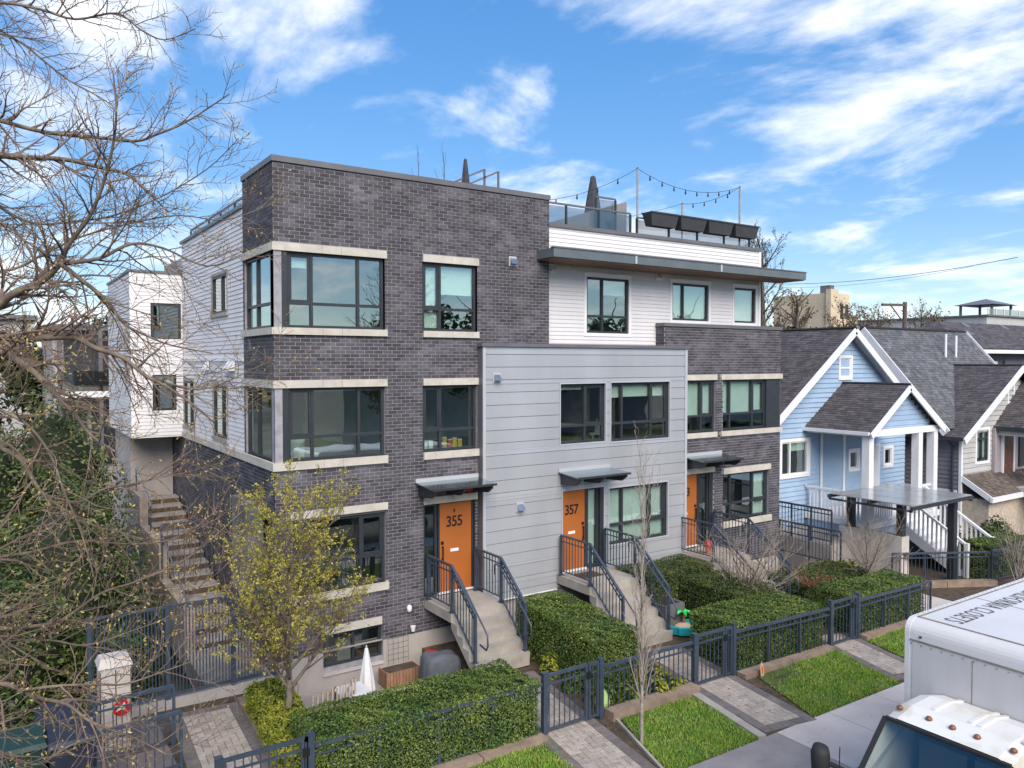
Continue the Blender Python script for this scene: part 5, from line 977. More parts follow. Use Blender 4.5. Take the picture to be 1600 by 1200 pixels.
def gable_wall(parent, y, x0, x1, z0, ze, xp, zp, m, ops=(), pitch=.17):
    b = MB(); w = Wall('y', y, x0, x1, z0, ze, ops); w.sheet(b, depth=.08); b.poly([(x0, y, ze), (x1, y, ze), (xp, y, zp)]); b.build('wall', M[m], parent)
    z = z0
    while z < zp - .05:
        zt = z + pitch; zm = z + pitch / 2
        if zm < ze: sp = w.spans(zm, ops)
        else: f = max(0, (zp - zt - .03) / (zp - ze)); sp = Wall('y', y, xp - (xp - x0) * f, xp + (x1 - xp) * f, z0, zp, ops).spans(zm)
        for p, q in sp:
            if q - p > .05: MB().add([(p, y - .036, z), (q, y - .036, z), (q, y - .006, zt), (p, y - .006, zt), (p, y, z), (q, y, z)], [(0, 1, 2, 3), (0, 4, 5, 1)]).build('siding_board', M[m], parent)
        z = zt
def side_wall(parent, x, y0, y1, z0, z1, m, pitch=.17):
    MB().quad((x, y0, z0), (x, y1, z0), (x, y1, z1), (x, y0, z1)).build('wall', M[m], parent); z = z0
    while z < z1 - .02: zt = min(z + pitch, z1); MB().add([(x - .036, y0, z), (x - .036, y1, z), (x - .006, y1, zt), (x - .006, y0, zt), (x, y0, z), (x, y1, z)], [(0, 3, 2, 1), (0, 1, 5, 4)]).build('siding_board', M[m], parent); z = zt
def hwin(parent, y, a, b, c, d, mulls=(), trans=None, tr=.11, fm='trim_white', blinds=()):
    t = MB(); t.box(a - tr, a, y - .05, y + .04, c - tr, d + tr); t.box(b, b + tr, y - .05, y + .04, c - tr, d + tr); t.box(a, b, y - .05, y + .04, d, d + tr); t.box(a - .03, b + .03, y - .065, y + .04, c - tr, c); t.build('window_trim', M['trim_white'], parent)
    window('y', y, a, b, c, d, mulls, trans, rec=.02, fr=.05, room=.15, roomd=1.5, parent=parent, fmat=fm, blinds=blinds)
def rake(parent, p, q, w=.05, h=.24): MB().bar(p, q, w, h).build('barge_board', M['trim_white'], parent)
# --- blue house
BH_ = thing('blue_house', (21.4, 1, -.2), 'pale blue gabled house with white trim and a small front porch', 'house')
gable_wall(BH_, 1.0, 17.35, 25.4, -.3, 4.95, 21.38, 7.62, 'blue_siding', [(17.62, 19.2, 2.6, 3.87), (20.93, 21.72, 5.95, 6.80), (21.62, 22.24, 2.55, 3.31), (23.9, 24.5, 2.52, 3.27)])
side_wall(BH_, 17.35, 1.0, 6.0, -.3, 4.8, 'blue_siding'); MB().quad((25.4, 1, -.3), (25.4, 14, -.3), (25.4, 14, 4.9), (25.4, 1, 4.9)).build('wall', M['blue_siding'], BH_)
hwin(BH_, 1.0, 17.68, 19.14, 2.66, 3.81, (18.15,), None, blinds=((1, .3),)); hwin(BH_, 1.0, 21.0, 21.65, 6.02, 6.73, (), 6.36, tr=.10); hwin(BH_, 1.0, 21.68, 22.18, 2.61, 3.25, (), None); hwin(BH_, 1.0, 23.96, 24.44, 2.58, 3.21, (), None)
rl_ = roof(BH_, (16.95, .62, 4.64), (16.95, 14, 4.64), (21.38, 14, 7.80), (21.38, .62, 7.80)); roof(BH_, (25.81, 14, 4.64), (25.81, .62, 4.64), (21.38, .62, 7.80), (21.38, 14, 7.80))
MB().tube([(21.38, .60, 7.815), (21.38, 14, 7.815)], .07, 6).build('ridge_cap', M['shingle_base'], BH_)
rake(BH_, (16.93, .60, 4.52), (21.38, .60, 7.70)); rake(BH_, (25.83, .60, 4.52), (21.38, .60, 7.70))
sf = MB(); sf.quad((21.38, .62, 7.66), (25.8, .62, 4.5), (25.8, 1.0, 4.5), (21.38, 1.0, 7.66)); sf.build('soffit', M['cream_siding'], BH_)
for zz, xx in ((5.75, 24.0),): MB().extrude([(xx, .64, zz + .1), (xx + .1, .64, zz + .1), (xx + .1, .98, zz + .1), (xx, .98, zz + .1)], (0, 0, -.5)).build('bracket', M['trim_white'], BH_)
MB().tube([(19.86, .93, 4.4), (19.86, .93, -.2)], .05, 8).build('downpipe', M['trim_white'], BH_); MB().box(21.2, 21.32, .93, .975, -.2, 4.3).build('corner_board', M['trim_white'], BH_)
MB().box(22.42, 23.62, .95, .99, 1.3, 3.45).build('door_surround', M['trim_white'], BH_); MB().box(22.55, 23.48, .90, .94, 1.3, 3.35).build('door', M['trim_white'], BH_)
MB().tube([(18.2, 4.4, 6.0), (18.2, 4.4, 6.75)], .055, 8).build('vent_pipe', M['trim_white'], BH_)
# porch
PX = 21.15; roof(BH_, (18.90, -1.55, 4.28), (18.90, 1.0, 4.28), (PX, 1.0, 5.80), (PX, -1.55, 5.80)); roof(BH_, (23.40, 1.0, 4.28), (23.40, -1.55, 4.28), (PX, -1.55, 5.80), (PX, 1.0, 5.80)); MB().tube([(PX, -1.57, 5.815), (PX, 1.0, 5.815)], .05, 6).build('ridge_cap', M['shingle_base'], BH_)
rake(BH_, (18.86, -1.58, 4.16), (PX, -1.58, 5.70), h=.2); rake(BH_, (23.44, -1.58, 4.16), (PX, -1.58, 5.70), h=.2)
gb_ = MB(); gb_.poly([(19.3, -1.3, 4.35), (23.0, -1.3, 4.35), (PX, -1.3, 5.62)]); gb_.build('porch_gable', M['blue_siding'], BH_)
for i in range(6): zz = 4.42 + i * .17; f = (5.62 - zz - .02) / 1.27; MB().box(PX - 1.85 * f, PX + 1.85 * f, -1.32, -1.303, zz, zz + .155).build('siding_board', M['blue_siding'], BH_)
MB().box(19.0, 23.3, -1.45, -1.18, 4.12, 4.34).build('porch_beam', M['trim_white'], BH_); MB().box(19.0, 19.2, -1.17, 1.0, 4.12, 4.34).build('porch_beam', M['trim_white'], BH_); MB().box(18.80, 18.92, -1.5, 1.0, 4.18, 4.29).build('gutter', M['trim_white'], BH_)
for xx in (19.1, 22.1, 23.1): MB().box(xx - .13, xx + .13, -1.44, -1.18, 1.3, 4.12).build('porch_post', M['trim_white'], BH_)
MB().box(18.95, 23.3, -1.5, .99, 1.1, 1.3).build('porch_floor', M['trim_white'], BH_); MB().box(19.0, 23.2, -1.4, .9, -.3, 1.1).build('porch_base', M['blue_siding'], BH_)
for a, b, yy in ((19.23, 20.7, -1.31), (22.23, 22.97, -1.31)):
    MB().box(a, b, yy - .04, yy + .04, 2.18, 2.25).build('porch_rail', M['trim_white'], BH_)
    n = int((b - a) / .13)
    for i in range(1, n): xx = a + (b - a) * i / n; MB().box(xx - .025, xx + .025, yy - .02, yy + .02, 1.3, 2.18).build('baluster', M['trim_white'], BH_)
n = int(2.0 / .13)
for i in range(1, n): yy = -1.2 + 2.1 * i / n; MB().box(18.98, 19.02, yy - .025, yy + .025, 1.3, 2.18).build('baluster', M['trim_white'], BH_)
MB().box(18.96, 19.04, -1.2, .95, 2.18, 2.25).build('porch_rail', M['trim_white'], BH_)
st = thing('porch_steps', (21.7, -2.4, -.2), 'white wooden porch steps with slatted rails in front of the blue house', 'stairs')
for i in range(8): MB().box(20.75, 22.35, -1.5 - (i + 1) * .27, -1.5 - i * .27, 1.12 - (i + 1) * .17 - .04, 1.12 - i * .17 - .0).build('step', M['trim_white'], st)
for xx in (20.72, 22.38):
    MB().extrude([(xx - .03, -1.5, 1.25), (xx - .03, -3.75, -.2), (xx - .03, -3.35, -.25), (xx - .03, -1.5, .85)], (.06, 0, 0)).build('stringer', M['trim_white'], st); MB().bar((xx, -1.45, 2.2), (xx, -3.7, .78), .09, .07).build('handrail', M['trim_white'], st)
    for i in range(15): f = (i + .5) / 15; yy = -1.5 - 2.2 * f; MB().box(xx - .02, xx + .02, yy - .025, yy + .025, 1.2 - 1.4 * f, 2.16 - 1.38 * f).build('baluster', M['trim_white'], st)
    MB().box(xx - .06, xx + .06, -3.76, -3.64, -.25, .85).build('newel_post', M['trim_white'], st)
# --- grey house
GH = thing('grey_house', (30.5, -.6, -.3), 'grey house with a dark shingle roof and a cream street gable', 'house')
roof(GH, (26.0, -.3, 3.964), (34.6, -.3, 3.964), (34.6, 3.25, 8.02), (26.0, 3.25, 8.02), 'shingle_grey', expo=.13, wid=.22); roof(GH, (34.6, 8.2, 3.45), (26.0, 8.2, 3.45), (26.0, 3.25, 8.02), (34.6, 3.25, 8.02), 'shingle_grey', expo=.3, wid=.6); MB().tube([(26, 3.25, 8.03), (34.6, 3.25, 8.03)], .07, 6).build('ridge_cap', M['shingle_base'], GH)
MB().bar((25.97, -.35, 3.81), (25.97, 3.25, 7.93), .06, .34).build('barge_board', M['trim_white'], GH); MB().bar((34.62, -.35, 3.81), (34.62, 3.25, 7.93), .06, .3).build('barge_board', M['trim_white'], GH)
MB().poly([(26.3, -.4, 3.5), (26.3, 7.8, 3.5), (26.3, 3.25, 7.7)]).build('wall', M['grey_siding'], GH)
roof(GH, (26.15, -.95, 3.66), (26.15, 4.0, 3.66), (30.85, 4.0, 6.42), (30.85, -.95, 6.42), expo=.13, wid=.22); roof(GH, (35.55, 4.0, 3.66), (35.55, -.95, 3.66), (30.85, -.95, 6.42), (30.85, 4.0, 6.42), expo=.3, wid=.6); MB().tube([(30.85, -.95, 6.43), (30.85, 3, 6.43)], .06, 6).build('ridge_cap', M['shingle_base'], GH)
MB().bar((26.08, -.98, 3.52), (30.85, -.98, 6.32), .06, .24).build('barge_board', M['trim_white'], GH); MB().bar((35.62, -.98, 3.52), (30.85, -.98, 6.32), .06, .24).build('barge_board', M['trim_white'], GH)
gable_wall(GH, -.6, 26.55, 35.1, -.4, 3.75, 30.85, 6.22, 'cream_siding', [(27.68, 28.74, 2.55, 3.9)], .2); side_wall(GH, 26.55, -.6, 4, -.4, 3.7, 'grey_siding')
hwin(GH, -.6, 27.74, 28.68, 2.6, 3.85, (28.2,), 3.5, fm='dark_metal', blinds=((0, .9), (1, .9))); hwin(GH, -.6, 30.35, 30.75, 4.95, 5.6, (), None, fm='dark_metal')
MB().box(26.02, 26.13, -.9, 4, 3.54, 3.66).build('gutter', M['dark_metal'], GH); MB().tube([(26.1, -.35, 3.55), (26.45, -.35, 3.25), (26.45, -.35, -.3)], .05, 8).build('downpipe', M['dark_metal'], GH); MB().box(26.5, 26.62, -.66, -.56, -.3, 3.7).build('corner_board', M['trim_white'], GH); MB().box(26.48, 26.56, -.5, 4, 1.3, 1.55).build('belt_board', M['trim_white'], GH)
roof(GH, (29.15, -3.6, 3.95), (29.15, -.6, 3.95), (32.0, -.6, 6.1), (32.0, -3.6, 6.1), expo=.13); MB().box(29.05, 29.15, -3.6, -.65, 3.8, 3.95).build('gutter', M['dark_metal'], GH); MB().box(29.2, 29.3, -3.5, -.65, 3.6, 3.78).build('porch_beam', M['cream_siding'], GH)
MB().box(29.0, 33.5, -.75, -.64, 1.5, 3.9).build('porch_wall', M['mauve_wall'], GH); MB().box(29.6, 30.4, -.82, -.76, 1.75, 3.7).build('door', M['wood_door'], GH); MB().box(31.0, 31.5, -.82, -.76, 2.2, 3.6).build('window', M['dark_metal'], GH); MB().box(29.46, 29.59, -.84, -.76, 1.75, 3.8).build('door_surround', M['trim_white'], GH); MB().box(30.41, 30.54, -.84, -.76, 1.75, 3.8).build('door_surround', M['trim_white'], GH)
for i in range(16): xx = 29.2 + i * .16; MB().box(xx, xx + .05, -1.92, -1.88, 1.6, 2.5).build('baluster', M['cream_siding'], GH)
MB().box(29.15, 31.9, -1.95, -1.85, 2.5, 2.58).build('porch_rail', M['cream_siding'], GH); MB().box(29.0, 33.5, -3.5, -.8, 1.45, 1.6).build('porch_floor', M['cream_siding'], GH)
roof(GH, (26.6, -1.75, 1.45), (31.5, -1.75, 1.45), (31.5, -.62, 2.15), (26.6, -.62, 2.15), 'shingle_brown', expo=.13); MB().box(26.5, 31.5, -1.83, -1.73, 1.25, 1.44).build('gutter', M['trim_white'], GH); MB().bar((26.55, -1.8, 1.33), (26.55, -.62, 2.06), .05, .2).build('barge_board', M['trim_white'], GH); MB().box(26.7, 31.4, -1.6, -.62, -.4, 1.3).build('basement_wall', M['wood_pale'], GH)
for xx, yy, hh in ((30.8, 2.2, 1.0), (31.7, 2.2, .95), (31.1, .95, .65)): zz = 3.45 + (yy + .75) * 1.1425; MB().tube([(xx, yy, zz - .05), (xx, yy, zz + hh)], .055, 8).build('vent_pipe', M['trim_white'], GH)
# --- dark roofed house far right
FH = thing('far_dark_house', (46, 6, 0), 'dark roofed house with a wide window at the right edge', 'house')
MB().box(40.5, 58, 6.2, 10.8, -1, 7.2).build('wall', M['grey_siding'], FH); 
roof(FH, (39.3, 5.4, 7.32), (59, 5.4, 7.32), (59, 8.6, 9.0), (42.4, 8.6, 9.0), expo=.2, wid=.4); roof(FH, (39.3, 11.6, 7.32), (39.3, 5.4, 7.32), (42.4, 8.6, 9.0), (42.4, 8.65, 9.0), expo=.2, wid=.4); roof(FH, (59, 11.6, 7.32), (39.3, 11.6, 7.32), (42.4, 8.65, 9.0), (59, 8.65, 9.0), expo=.4, wid=.8)
MB().box(39.25, 59, 5.32, 5.40, 7.05, 7.26).build('fascia_board', M['trim_white'], FH); MB().box(39.3, 59, 5.41, 5.5, 7.26, 7.34).build('gutter', M['black'], FH)
for a, b in ((40.8, 42.7), (42.9, 45.4)): window('y', 6.2, a, b, 5.2, 6.75, (), None, rec=-.02, fr=.14, room=False, parent=FH, roomd=1)
for xx, yy, zz in ((42.9, 7.0, 8.17), (44.6, 8.0, 8.7), (49.5, 8.0, 8.7)): MB().extrude([(xx, yy, zz), (xx + .6, yy, zz), (xx + .55, yy + .4, zz + .28), (xx + .05, yy + .4, zz + .28)], (0, .2, 0)).build('roof_vent', M['cap_metal'], FH)
# rooftop terrace with gazebo further back
gc = pix(1540, 490, 80)
RT = thing('rooftop_terrace_block', (gc.x, gc.y, 0), 'distant block whose roof terrace carries glass rails', 'building'); MB().box(gc.x - 4.5, gc.x + 26, gc.y - 2.2, gc.y + 14, -1, 11.0).build('wall', M['cream_siding'], RT); MB().box(gc.x - 4.7, gc.x + 26, gc.y - 2.4, gc.y + 14, 11.01, 11.15).build('roof_slab', M['cap_metal'], RT); MB().box(gc.x - 4.5, gc.x + 26, gc.y - 2.3, gc.y - 2.25, 11.15, 11.75).build('glass_rail', M['smoked_glass'], RT)
for i in range(12): MB().box(gc.x - 4.5 + i * 1.6, gc.x - 4.4 + i * 1.6, gc.y - 2.32, gc.y - 2.24, 11.15, 11.8).build('rail_post', M['trim_white'], RT)
GZ = thing('gazebo', (gc.x, gc.y, 11.15), 'grey hipped gazebo on the distant roof terrace', 'gazebo')
for a in (-2.0, 2.0):
    for b in (-1.5, 1.5): MB().box(gc.x + a - .1, gc.x + a + .1, gc.y + b - .1, gc.y + b + .1, 11.15, 12.35).build('post', M['cap_metal'], GZ)
MB().add([(gc.x - 2.5, gc.y - 2.0, 12.3), (gc.x + 2.5, gc.y - 2.0, 12.3), (gc.x + 2.5, gc.y + 2.0, 12.3), (gc.x - 2.5, gc.y + 2.0, 12.3), (gc.x, gc.y, 13.0)], [(0, 1, 4), (1, 2, 4), (2, 3, 4), (3, 0, 4), (3, 2, 1, 0)]).build('canopy', M['cap_metal'], GZ)
# --- glass shelter and concrete wall at the shared gate
SH = thing('glass_shelter', (18.8, -2.6, -.2), 'glass roofed shelter on dark steel posts beside the blue house', 'shelter')
for i in range(4):
    for j in range(2): MB().box(17.0 + i * .85 + .01, 17.85 + i * .85 - .01, -3.98 + j * 1.33, -2.67 + j * 1.33, 2.44, 2.465).build('glass_panel', mat('shelter_glass', (.30, .315, .32), .16, .12, 1.5, spec=.7, obj=.06), SH)
for yy in (-3.98, -2.65, -1.32): MB().bar((16.95, yy, 2.38), (20.45, yy, 2.38), .06, .1).build('beam', M['dark_metal'], SH)
for xx in (17.0, 20.4): MB().bar((xx, -3.98, 2.30), (xx, -1.32, 2.30), .06, .06).build('beam', M['dark_metal'], SH)
for xx, yy, zb in ((20.0, -3.6, -.3), (18.15, -1.35, 1.1), (18.15, -3.0, 1.1)): MB().box(xx - .1, xx + .1, yy - .1, yy + .1, zb, 2.33).build('post', M['dark_metal'], SH)
cwall = MB().box(17.95, 18.35, -3.15, -1.05, -.4, 1.28); cw_ = cwall.build('concrete_pier_wall', mat('pier', (.60, .55, .51), .9, .15, 1.6, bump=.15, stretch=(1, 1, .4))); tag(cw_, 'thick pale concrete wall carrying the glass shelter', 'wall'); MB().box(18.08, 18.16, -3.165, -3.152, .66, .80).build('intercom', M['black'], cw_)
# ================================================================== white box truck
mat('truck_white', (0.63, 0.62, 0.63), .42, col2=(0.52, 0.51, 0.50), scale=.8, mixpos=(.45, .8), spec=.5, stretch=(.5, .5, 2)); mat('truck_dirty', (0.52, 0.51, 0.52), .5, col2=(0.41, 0.40, 0.405), scale=1.1, stretch=(1, 1, .25)); mat('truck_cab', (0.68, 0.67, 0.65), .35, col2=(0.52, 0.48, 0.34), scale=1.9, mixpos=(.50, .72), spec=.5); mat('rubber', (0.02, 0.02, 0.021), .7, .2, 6); mat('amber', (0.22, 0.085, 0.045), .35, .2, 8); mat('grime', (.22, .2, .16), .9, .3, 5)
TK = thing('box_truck', (5.6, -11.8, -.14), 'white box truck with amber roof lights parked at the kerb', 'truck')
X0, X1, Y0, Y1, Z0, Z1 = 4.78, 10.4, -12.95, -10.62, 1.0, 3.33   # cargo box; front faces -x
r = .16; prof = [(X0 + r * (1 - math.cos(a)), Z1 - r * (1 - math.sin(a))) for a in np.linspace(0, math.pi / 2, 7)]
pp = [(X0, Z0), *prof, (X1, Z1), (X1, Z0)]
MB().extrude([(x_, Y0 + .06, z_) for x_, z_ in pp], (0, Y1 - Y0 - .12, 0)).build('cargo_box', M['truck_white'], TK)
MB().box(X0 - .006, X0 - .001, Y0 + .1, Y1 - .1, Z0 + .05, Z1 - .28).build('front_panel', M['truck_dirty'], TK)
for yy in (Y0 + .03, Y1 - .03): MB().extrude([(x_ - (.004 if x_ < X1 else 0), yy - .03, z_ + (.006 if z_ > Z0 else 0)) for x_, z_ in pp], (0, .06, 0)).build('edge_rail', M['truck_white'], TK)
MB().bar((X0 + r + .02, Y0 + .07, Z1 + .004), (X0 + r + .02, Y1 - .07, Z1 + .004), .03, .01).build('roof_seam', M['grime'], TK); MB().bar((X0 - .006, Y0 + .07, Z1 - .25), (X0 - .006, Y1 - .07, Z1 - .25), .012, .02).build('front_seam', M['grime'], TK); MB().bar((X0 + r, Y1 - .075, Z1 + .004), (X1, Y1 - .075, Z1 + .004), .02, .01).build('roof_seam', M['grime'], TK)
mat('lettering', (.10, .10, .12), .6, .1, 4); text_mesh('roof_lettering', 'CALIFORNIA CLOSETS', 'lettering', TK, (X0 + .34, Y1 - .40, Z1 + .004), (0, 0, math.pi), .25, (.8, 1.35, 1), .001, 'RIGHT', 1.16)
rv = MB()
for i in range(46):
    xx = X0 + .25 + i * .12
    if xx < X1: rv.lathe((xx, Y1 - .03, Z1 + .008), ((.008, 0), (.005, .004)), 6)
for i in range(18):
    yy = Y0 + .1 + i * .126; rv.box(X0 - .012, X0 - .005, yy - .006, yy + .006, Z1 - .30, Z1 - .288); rv.box(X0 - .012, X0 - .005, yy - .006, yy + .006, Z0 + .1, Z0 + .112)
tag(rv.build('rivets', M['steel'], TK), kind='stuff')
for xx in (6.4, 8.0, 9.6): MB().box(xx, xx + .012, Y0 + .1, Y1 - .1, Z1 + .0005, Z1 + .004).build('roof_joint', M['grime'], TK)
for yy in (-12.2, -11.45): MB().box(X0 - .009, X0 - .0065, yy, yy + .01, Z0 + .06, Z1 - .29).build('front_joint', M['grime'], TK)
MB().lathe((X0 - .004, Y1 - .2, Z1 - .2), ((.016, 0), (.016, .02)), 8).build('clearance_lamp', M['black'], TK)
# cab: side profile in x (front = -x) and z, extruded over y
cy0, cy1 = -12.56, -10.78
roofp = [(4.76, 2.52), (4.45, 2.59), (4.05, 2.58), (3.72, 2.50)]; wsb = (2.95, 1.70); hood = [(2.7, 1.58), (2.2, 1.42), (2.05, 1.2), (2.0, .55)]
body = roofp + [wsb] + hood + [(4.76, .55)]
def ins(p, k): return k
cb_ = MB(); n = len(body); ring = []
for yy, top in ((cy0, .16), (cy0 + .10, .04), (cy0 + .35, 0), (cy1 - .35, 0), (cy1 - .10, .04), (cy1, .16)):
    ring.append([(x_ + (0 if z_ < 1.6 else top * .1), yy + (0 if z_ < 1.6 else (.20 if yy < -11.6 else -.20) * (1 if top > .1 else .6 if top > 0 else 0)), z_ - (top if z_ > 2.2 else 0)) for x_, z_ in body])
vs = [p for q in ring for p in q]; fs = []
ws_i = 3   # index of the windscreen segment (roof front -> wsb)
for k_ in range(5):
    for i in range(n - 1):
        if i == ws_i and 1 <= k_ <= 3: continue
        fs.append((k_ * n + i, (k_ + 1) * n + i, (k_ + 1) * n + i + 1, k_ * n + i + 1))
fs += [tuple(range(n)), tuple(range(6 * n - 1, 5 * n - 1, -1))]
cb_.add(vs, fs); cab = cb_.build('cab', M['truck_cab'], TK)
a, b_, c_, d_ = ring[1][3], ring[4][3], ring[4][4], ring[1][4]
up_ = Vector((-.02, 0, .015)); W_ = [Vector(p) + up_ for p in (a, b_, c_, d_)]
fr_ = MB(); 
for p, q in ((0, 1), (1, 2), (2, 3), (3, 0)): fr_.bar(W_[p], W_[q], .05, .03)
fr_.build('windscreen_seal', M['rubber'], TK); MB().extrude([tuple(p) for p in W_], (.012, 0, .012)).build('windscreen', glassmat('windscreen', (.82, .88, .86), .16), TK)
inn = MB(); inn.box(3.3, 4.7, cy0 + .2, cy1 - .2, .9, 1.35); inn.box(4.3, 4.65, cy0 + .3, cy0 + .85, 1.35, 2.1); inn.box(4.3, 4.65, cy1 - .85, cy1 - .3, 1.35, 2.1); inn.box(3.1, 3.5, cy0 + .15, cy1 - .15, 1.3, 1.55); inn.build('seats_and_dash', M['cap_metal'], TK); MB().quad((4.72, cy0 + .2, .8), (4.72, cy1 - .2, .8), (4.72, cy1 - .2, 2.3), (4.72, cy0 + .2, 2.3)).build('cab_back', M['room_light'], TK)
for yy in (-12.28, -11.92, -11.66, -11.40, -11.06):
    l_ = MB(); l_.lathe((3.90, yy, 2.545), ((.036, 0), (.036, .018), (.024, .036), (.004, .042)), 10); l_.build('marker_lamp', M['amber'], TK, smooth=True)
for yy in (-12.3, -11.85, -11.75, -11.35): MB().bar((4.74, yy, 2.536), (4.45, yy, 2.596), .04, .02).build('roof_rib', M['truck_cab'], TK); MB().bar((4.45, yy, 2.596), (4.1, yy, 2.588), .04, .02).build('roof_rib', M['truck_cab'], TK)
for s_, yy in ((1, cy1), (-1, cy0)):
    MB().tube([(3.3, yy - s_ * .02, 1.85), (3.25, yy + s_ * .18, 1.88)], .03, 8).build('mirror_arm', M['rubber'], TK); m_ = MB(); m_.tube([(3.2, yy + s_ * .26, 1.62), (3.2, yy + s_ * .27, 1.68), (3.2, yy + s_ * .28, 1.98), (3.2, yy + s_ * .27, 2.06), (3.2, yy + s_ * .26, 2.08)], [.05, .10, .11, .09, .03], 10); m_.build('mirror', M['rubber'], TK, smooth=True)
MB().tube([(2.75, cy1 - .25, 1.45), (2.85, cy1 - .2, 2.35)], .006, 6).build('aerial', M['black'], TK); MB().bar((3.0, -12.3, 1.64), (3.35, -11.7, 2.0), .02, .02).build('wiper', M['black'], TK)
MB().box(4.4, 10.3, Y0 + .5, Y1 - .5, .55, .98).build('chassis', M['rubber'], TK); MB().box(1.95, 2.1, cy0 + .05, cy1 - .05, .35, .7).build('bumper', M['cap_metal'], TK)
for xx in (2.9, 8.9):
    for yy in (cy0 + .12, cy1 - .12):
        w_ = MB().tube([(xx, yy - .12, .27), (xx, yy + .12, .27)], .40, 20).build('wheel', M['rubber'], TK); MB().tube([(xx, yy - .125, .27), (xx, yy + .125, .27)], .22, 16).build('rim', M['steel'], w_)
for yy in (cy0 + .25, cy1 - .25): MB().box(2.02, 2.06, yy - .14, yy + .14, .85, 1.1).build('headlamp', M['steel'], TK)
# ================================================================== bottom left: parcel box, bins, railings
mat('postbox', (0.52, 0.47, 0.43), .6, .15, 3); mat('bin_green', (0.012, 0.045, 0.038), .5, .2, 4); mat('bin_blue', (0.022, 0.027, 0.045), .5, .2, 4)
t = thing('parcel_box', (-3.15, -1.3, .05), 'pale community parcel box with a round red emblem', 'mailbox'); MB().box(-3.42, -2.95, -1.62, -1.15, .1, 1.5).build('cabinet', M['postbox'], t); MB().add([(-3.45, -1.65, 1.5), (-2.92, -1.65, 1.5), (-2.92, -1.12, 1.5), (-3.45, -1.12, 1.5), (-3.40, -1.5, 1.62), (-2.97, -1.5, 1.62), (-2.97, -1.2, 1.62), (-3.40, -1.2, 1.62)], [(0, 1, 5, 4), (1, 2, 6, 5), (2, 3, 7, 6), (3, 0, 4, 7), (4, 5, 6, 7), (3, 2, 1, 0)]).build('lid', M['postbox'], t)
ex, ez, ey = -3.10, .80, -1.624; dsc = MB(); n = 28; dsc.extrude([(ex + .145 * math.cos(2 * math.pi * i / n), ey, ez + .145 * math.sin(2 * math.pi * i / n)) for i in range(n)], (0, -.006, 0)); em = dsc.build('emblem', M['red'], t)
for s_, pts in ((1, [(-.115, .055), (-.02, .03), (.04, .085), (.05, .03), (.12, .06), (.045, .0), (.03, -.05), (-.02, -.03), (-.1, -.06), (-.05, .0)]),): MB().extrude([(ex + a, ey - .0065, ez + b) for a, b in pts], (0, -.003, 0)).build('emblem_wing', M['white_paint'], em)
for xx in (-3.42, -3.19, -2.96): MB().box(xx - .006, xx + .006, -1.632, -1.621, .15, 1.45).build('panel_gap', M['black'], t)
for i, (xx, yy, m_, lb_) in enumerate(((-4.55, -2.6, 'bin_green', 'dark green wheeled bin at the bottom left corner'), (-3.95, -2.75, 'bin_blue', 'dark blue wheeled bin between the green bin and parcel box'), (-4.05, -1.9, 'bin_blue', 'dark blue wheeled bin behind the front bins'))):
    t = thing('wheeled_bin', (xx, yy, 0), lb_, 'bin', 'wheeled bins'); MB().add([(xx - .24, yy - .27, .1), (xx + .24, yy - .27, .1), (xx + .24, yy + .27, .1), (xx - .24, yy + .27, .1), (xx - .29, yy - .34, 1.0), (xx + .29, yy - .34, 1.0), (xx + .29, yy + .34, 1.0), (xx - .29, yy + .34, 1.0)], [(0, 1, 5, 4), (1, 2, 6, 5), (2, 3, 7, 6), (3, 0, 4, 7), (3, 2, 1, 0)]).build('body', M[m_], t)
    MB().add([(xx - .31, yy - .38, 1.0), (xx + .31, yy - .38, 1.0), (xx + .31, yy + .38, 1.02), (xx - .31, yy + .38, 1.02), (xx - .28, yy - .33, 1.06), (xx + .28, yy - .33, 1.06), (xx + .28, yy + .36, 1.10), (xx - .28, yy + .36, 1.10)], [(0, 1, 5, 4), (1, 2, 6, 5), (2, 3, 7, 6), (3, 0, 4, 7), (4, 5, 6, 7), (3, 2, 1, 0)]).build('lid', M[m_], t); MB().tube([(xx - .25, yy + .42, .98), (xx + .25, yy + .42, .98)], .02, 8).build('handle', M[m_], t)
    for s_ in (-.26, .26): MB().tube([(xx + s_ - .03, yy + .25, .12), (xx + s_ + .03, yy + .25, .12)], .11, 12).build('wheel', M['rubber'], t)
fence(-3.55, -2.05, -2.35, -1.95, 1.02, 'short dark railing in front of the parcel box', 1, zb=.1, gap=.13, group='railings round the parcel box', zoff=0); fence(-3.6, -3.0, -2.42, -2.9, .95, 'short dark railing nearer the camera than the parcel box', 1, zb=.1, gap=.13, group='railings round the parcel box')
slab('bin_pad', -6.5, -2.45, -4.8, -.6, .02, 'paver_dark', 'dark paved pad under the wheeled bins', .3, 3)
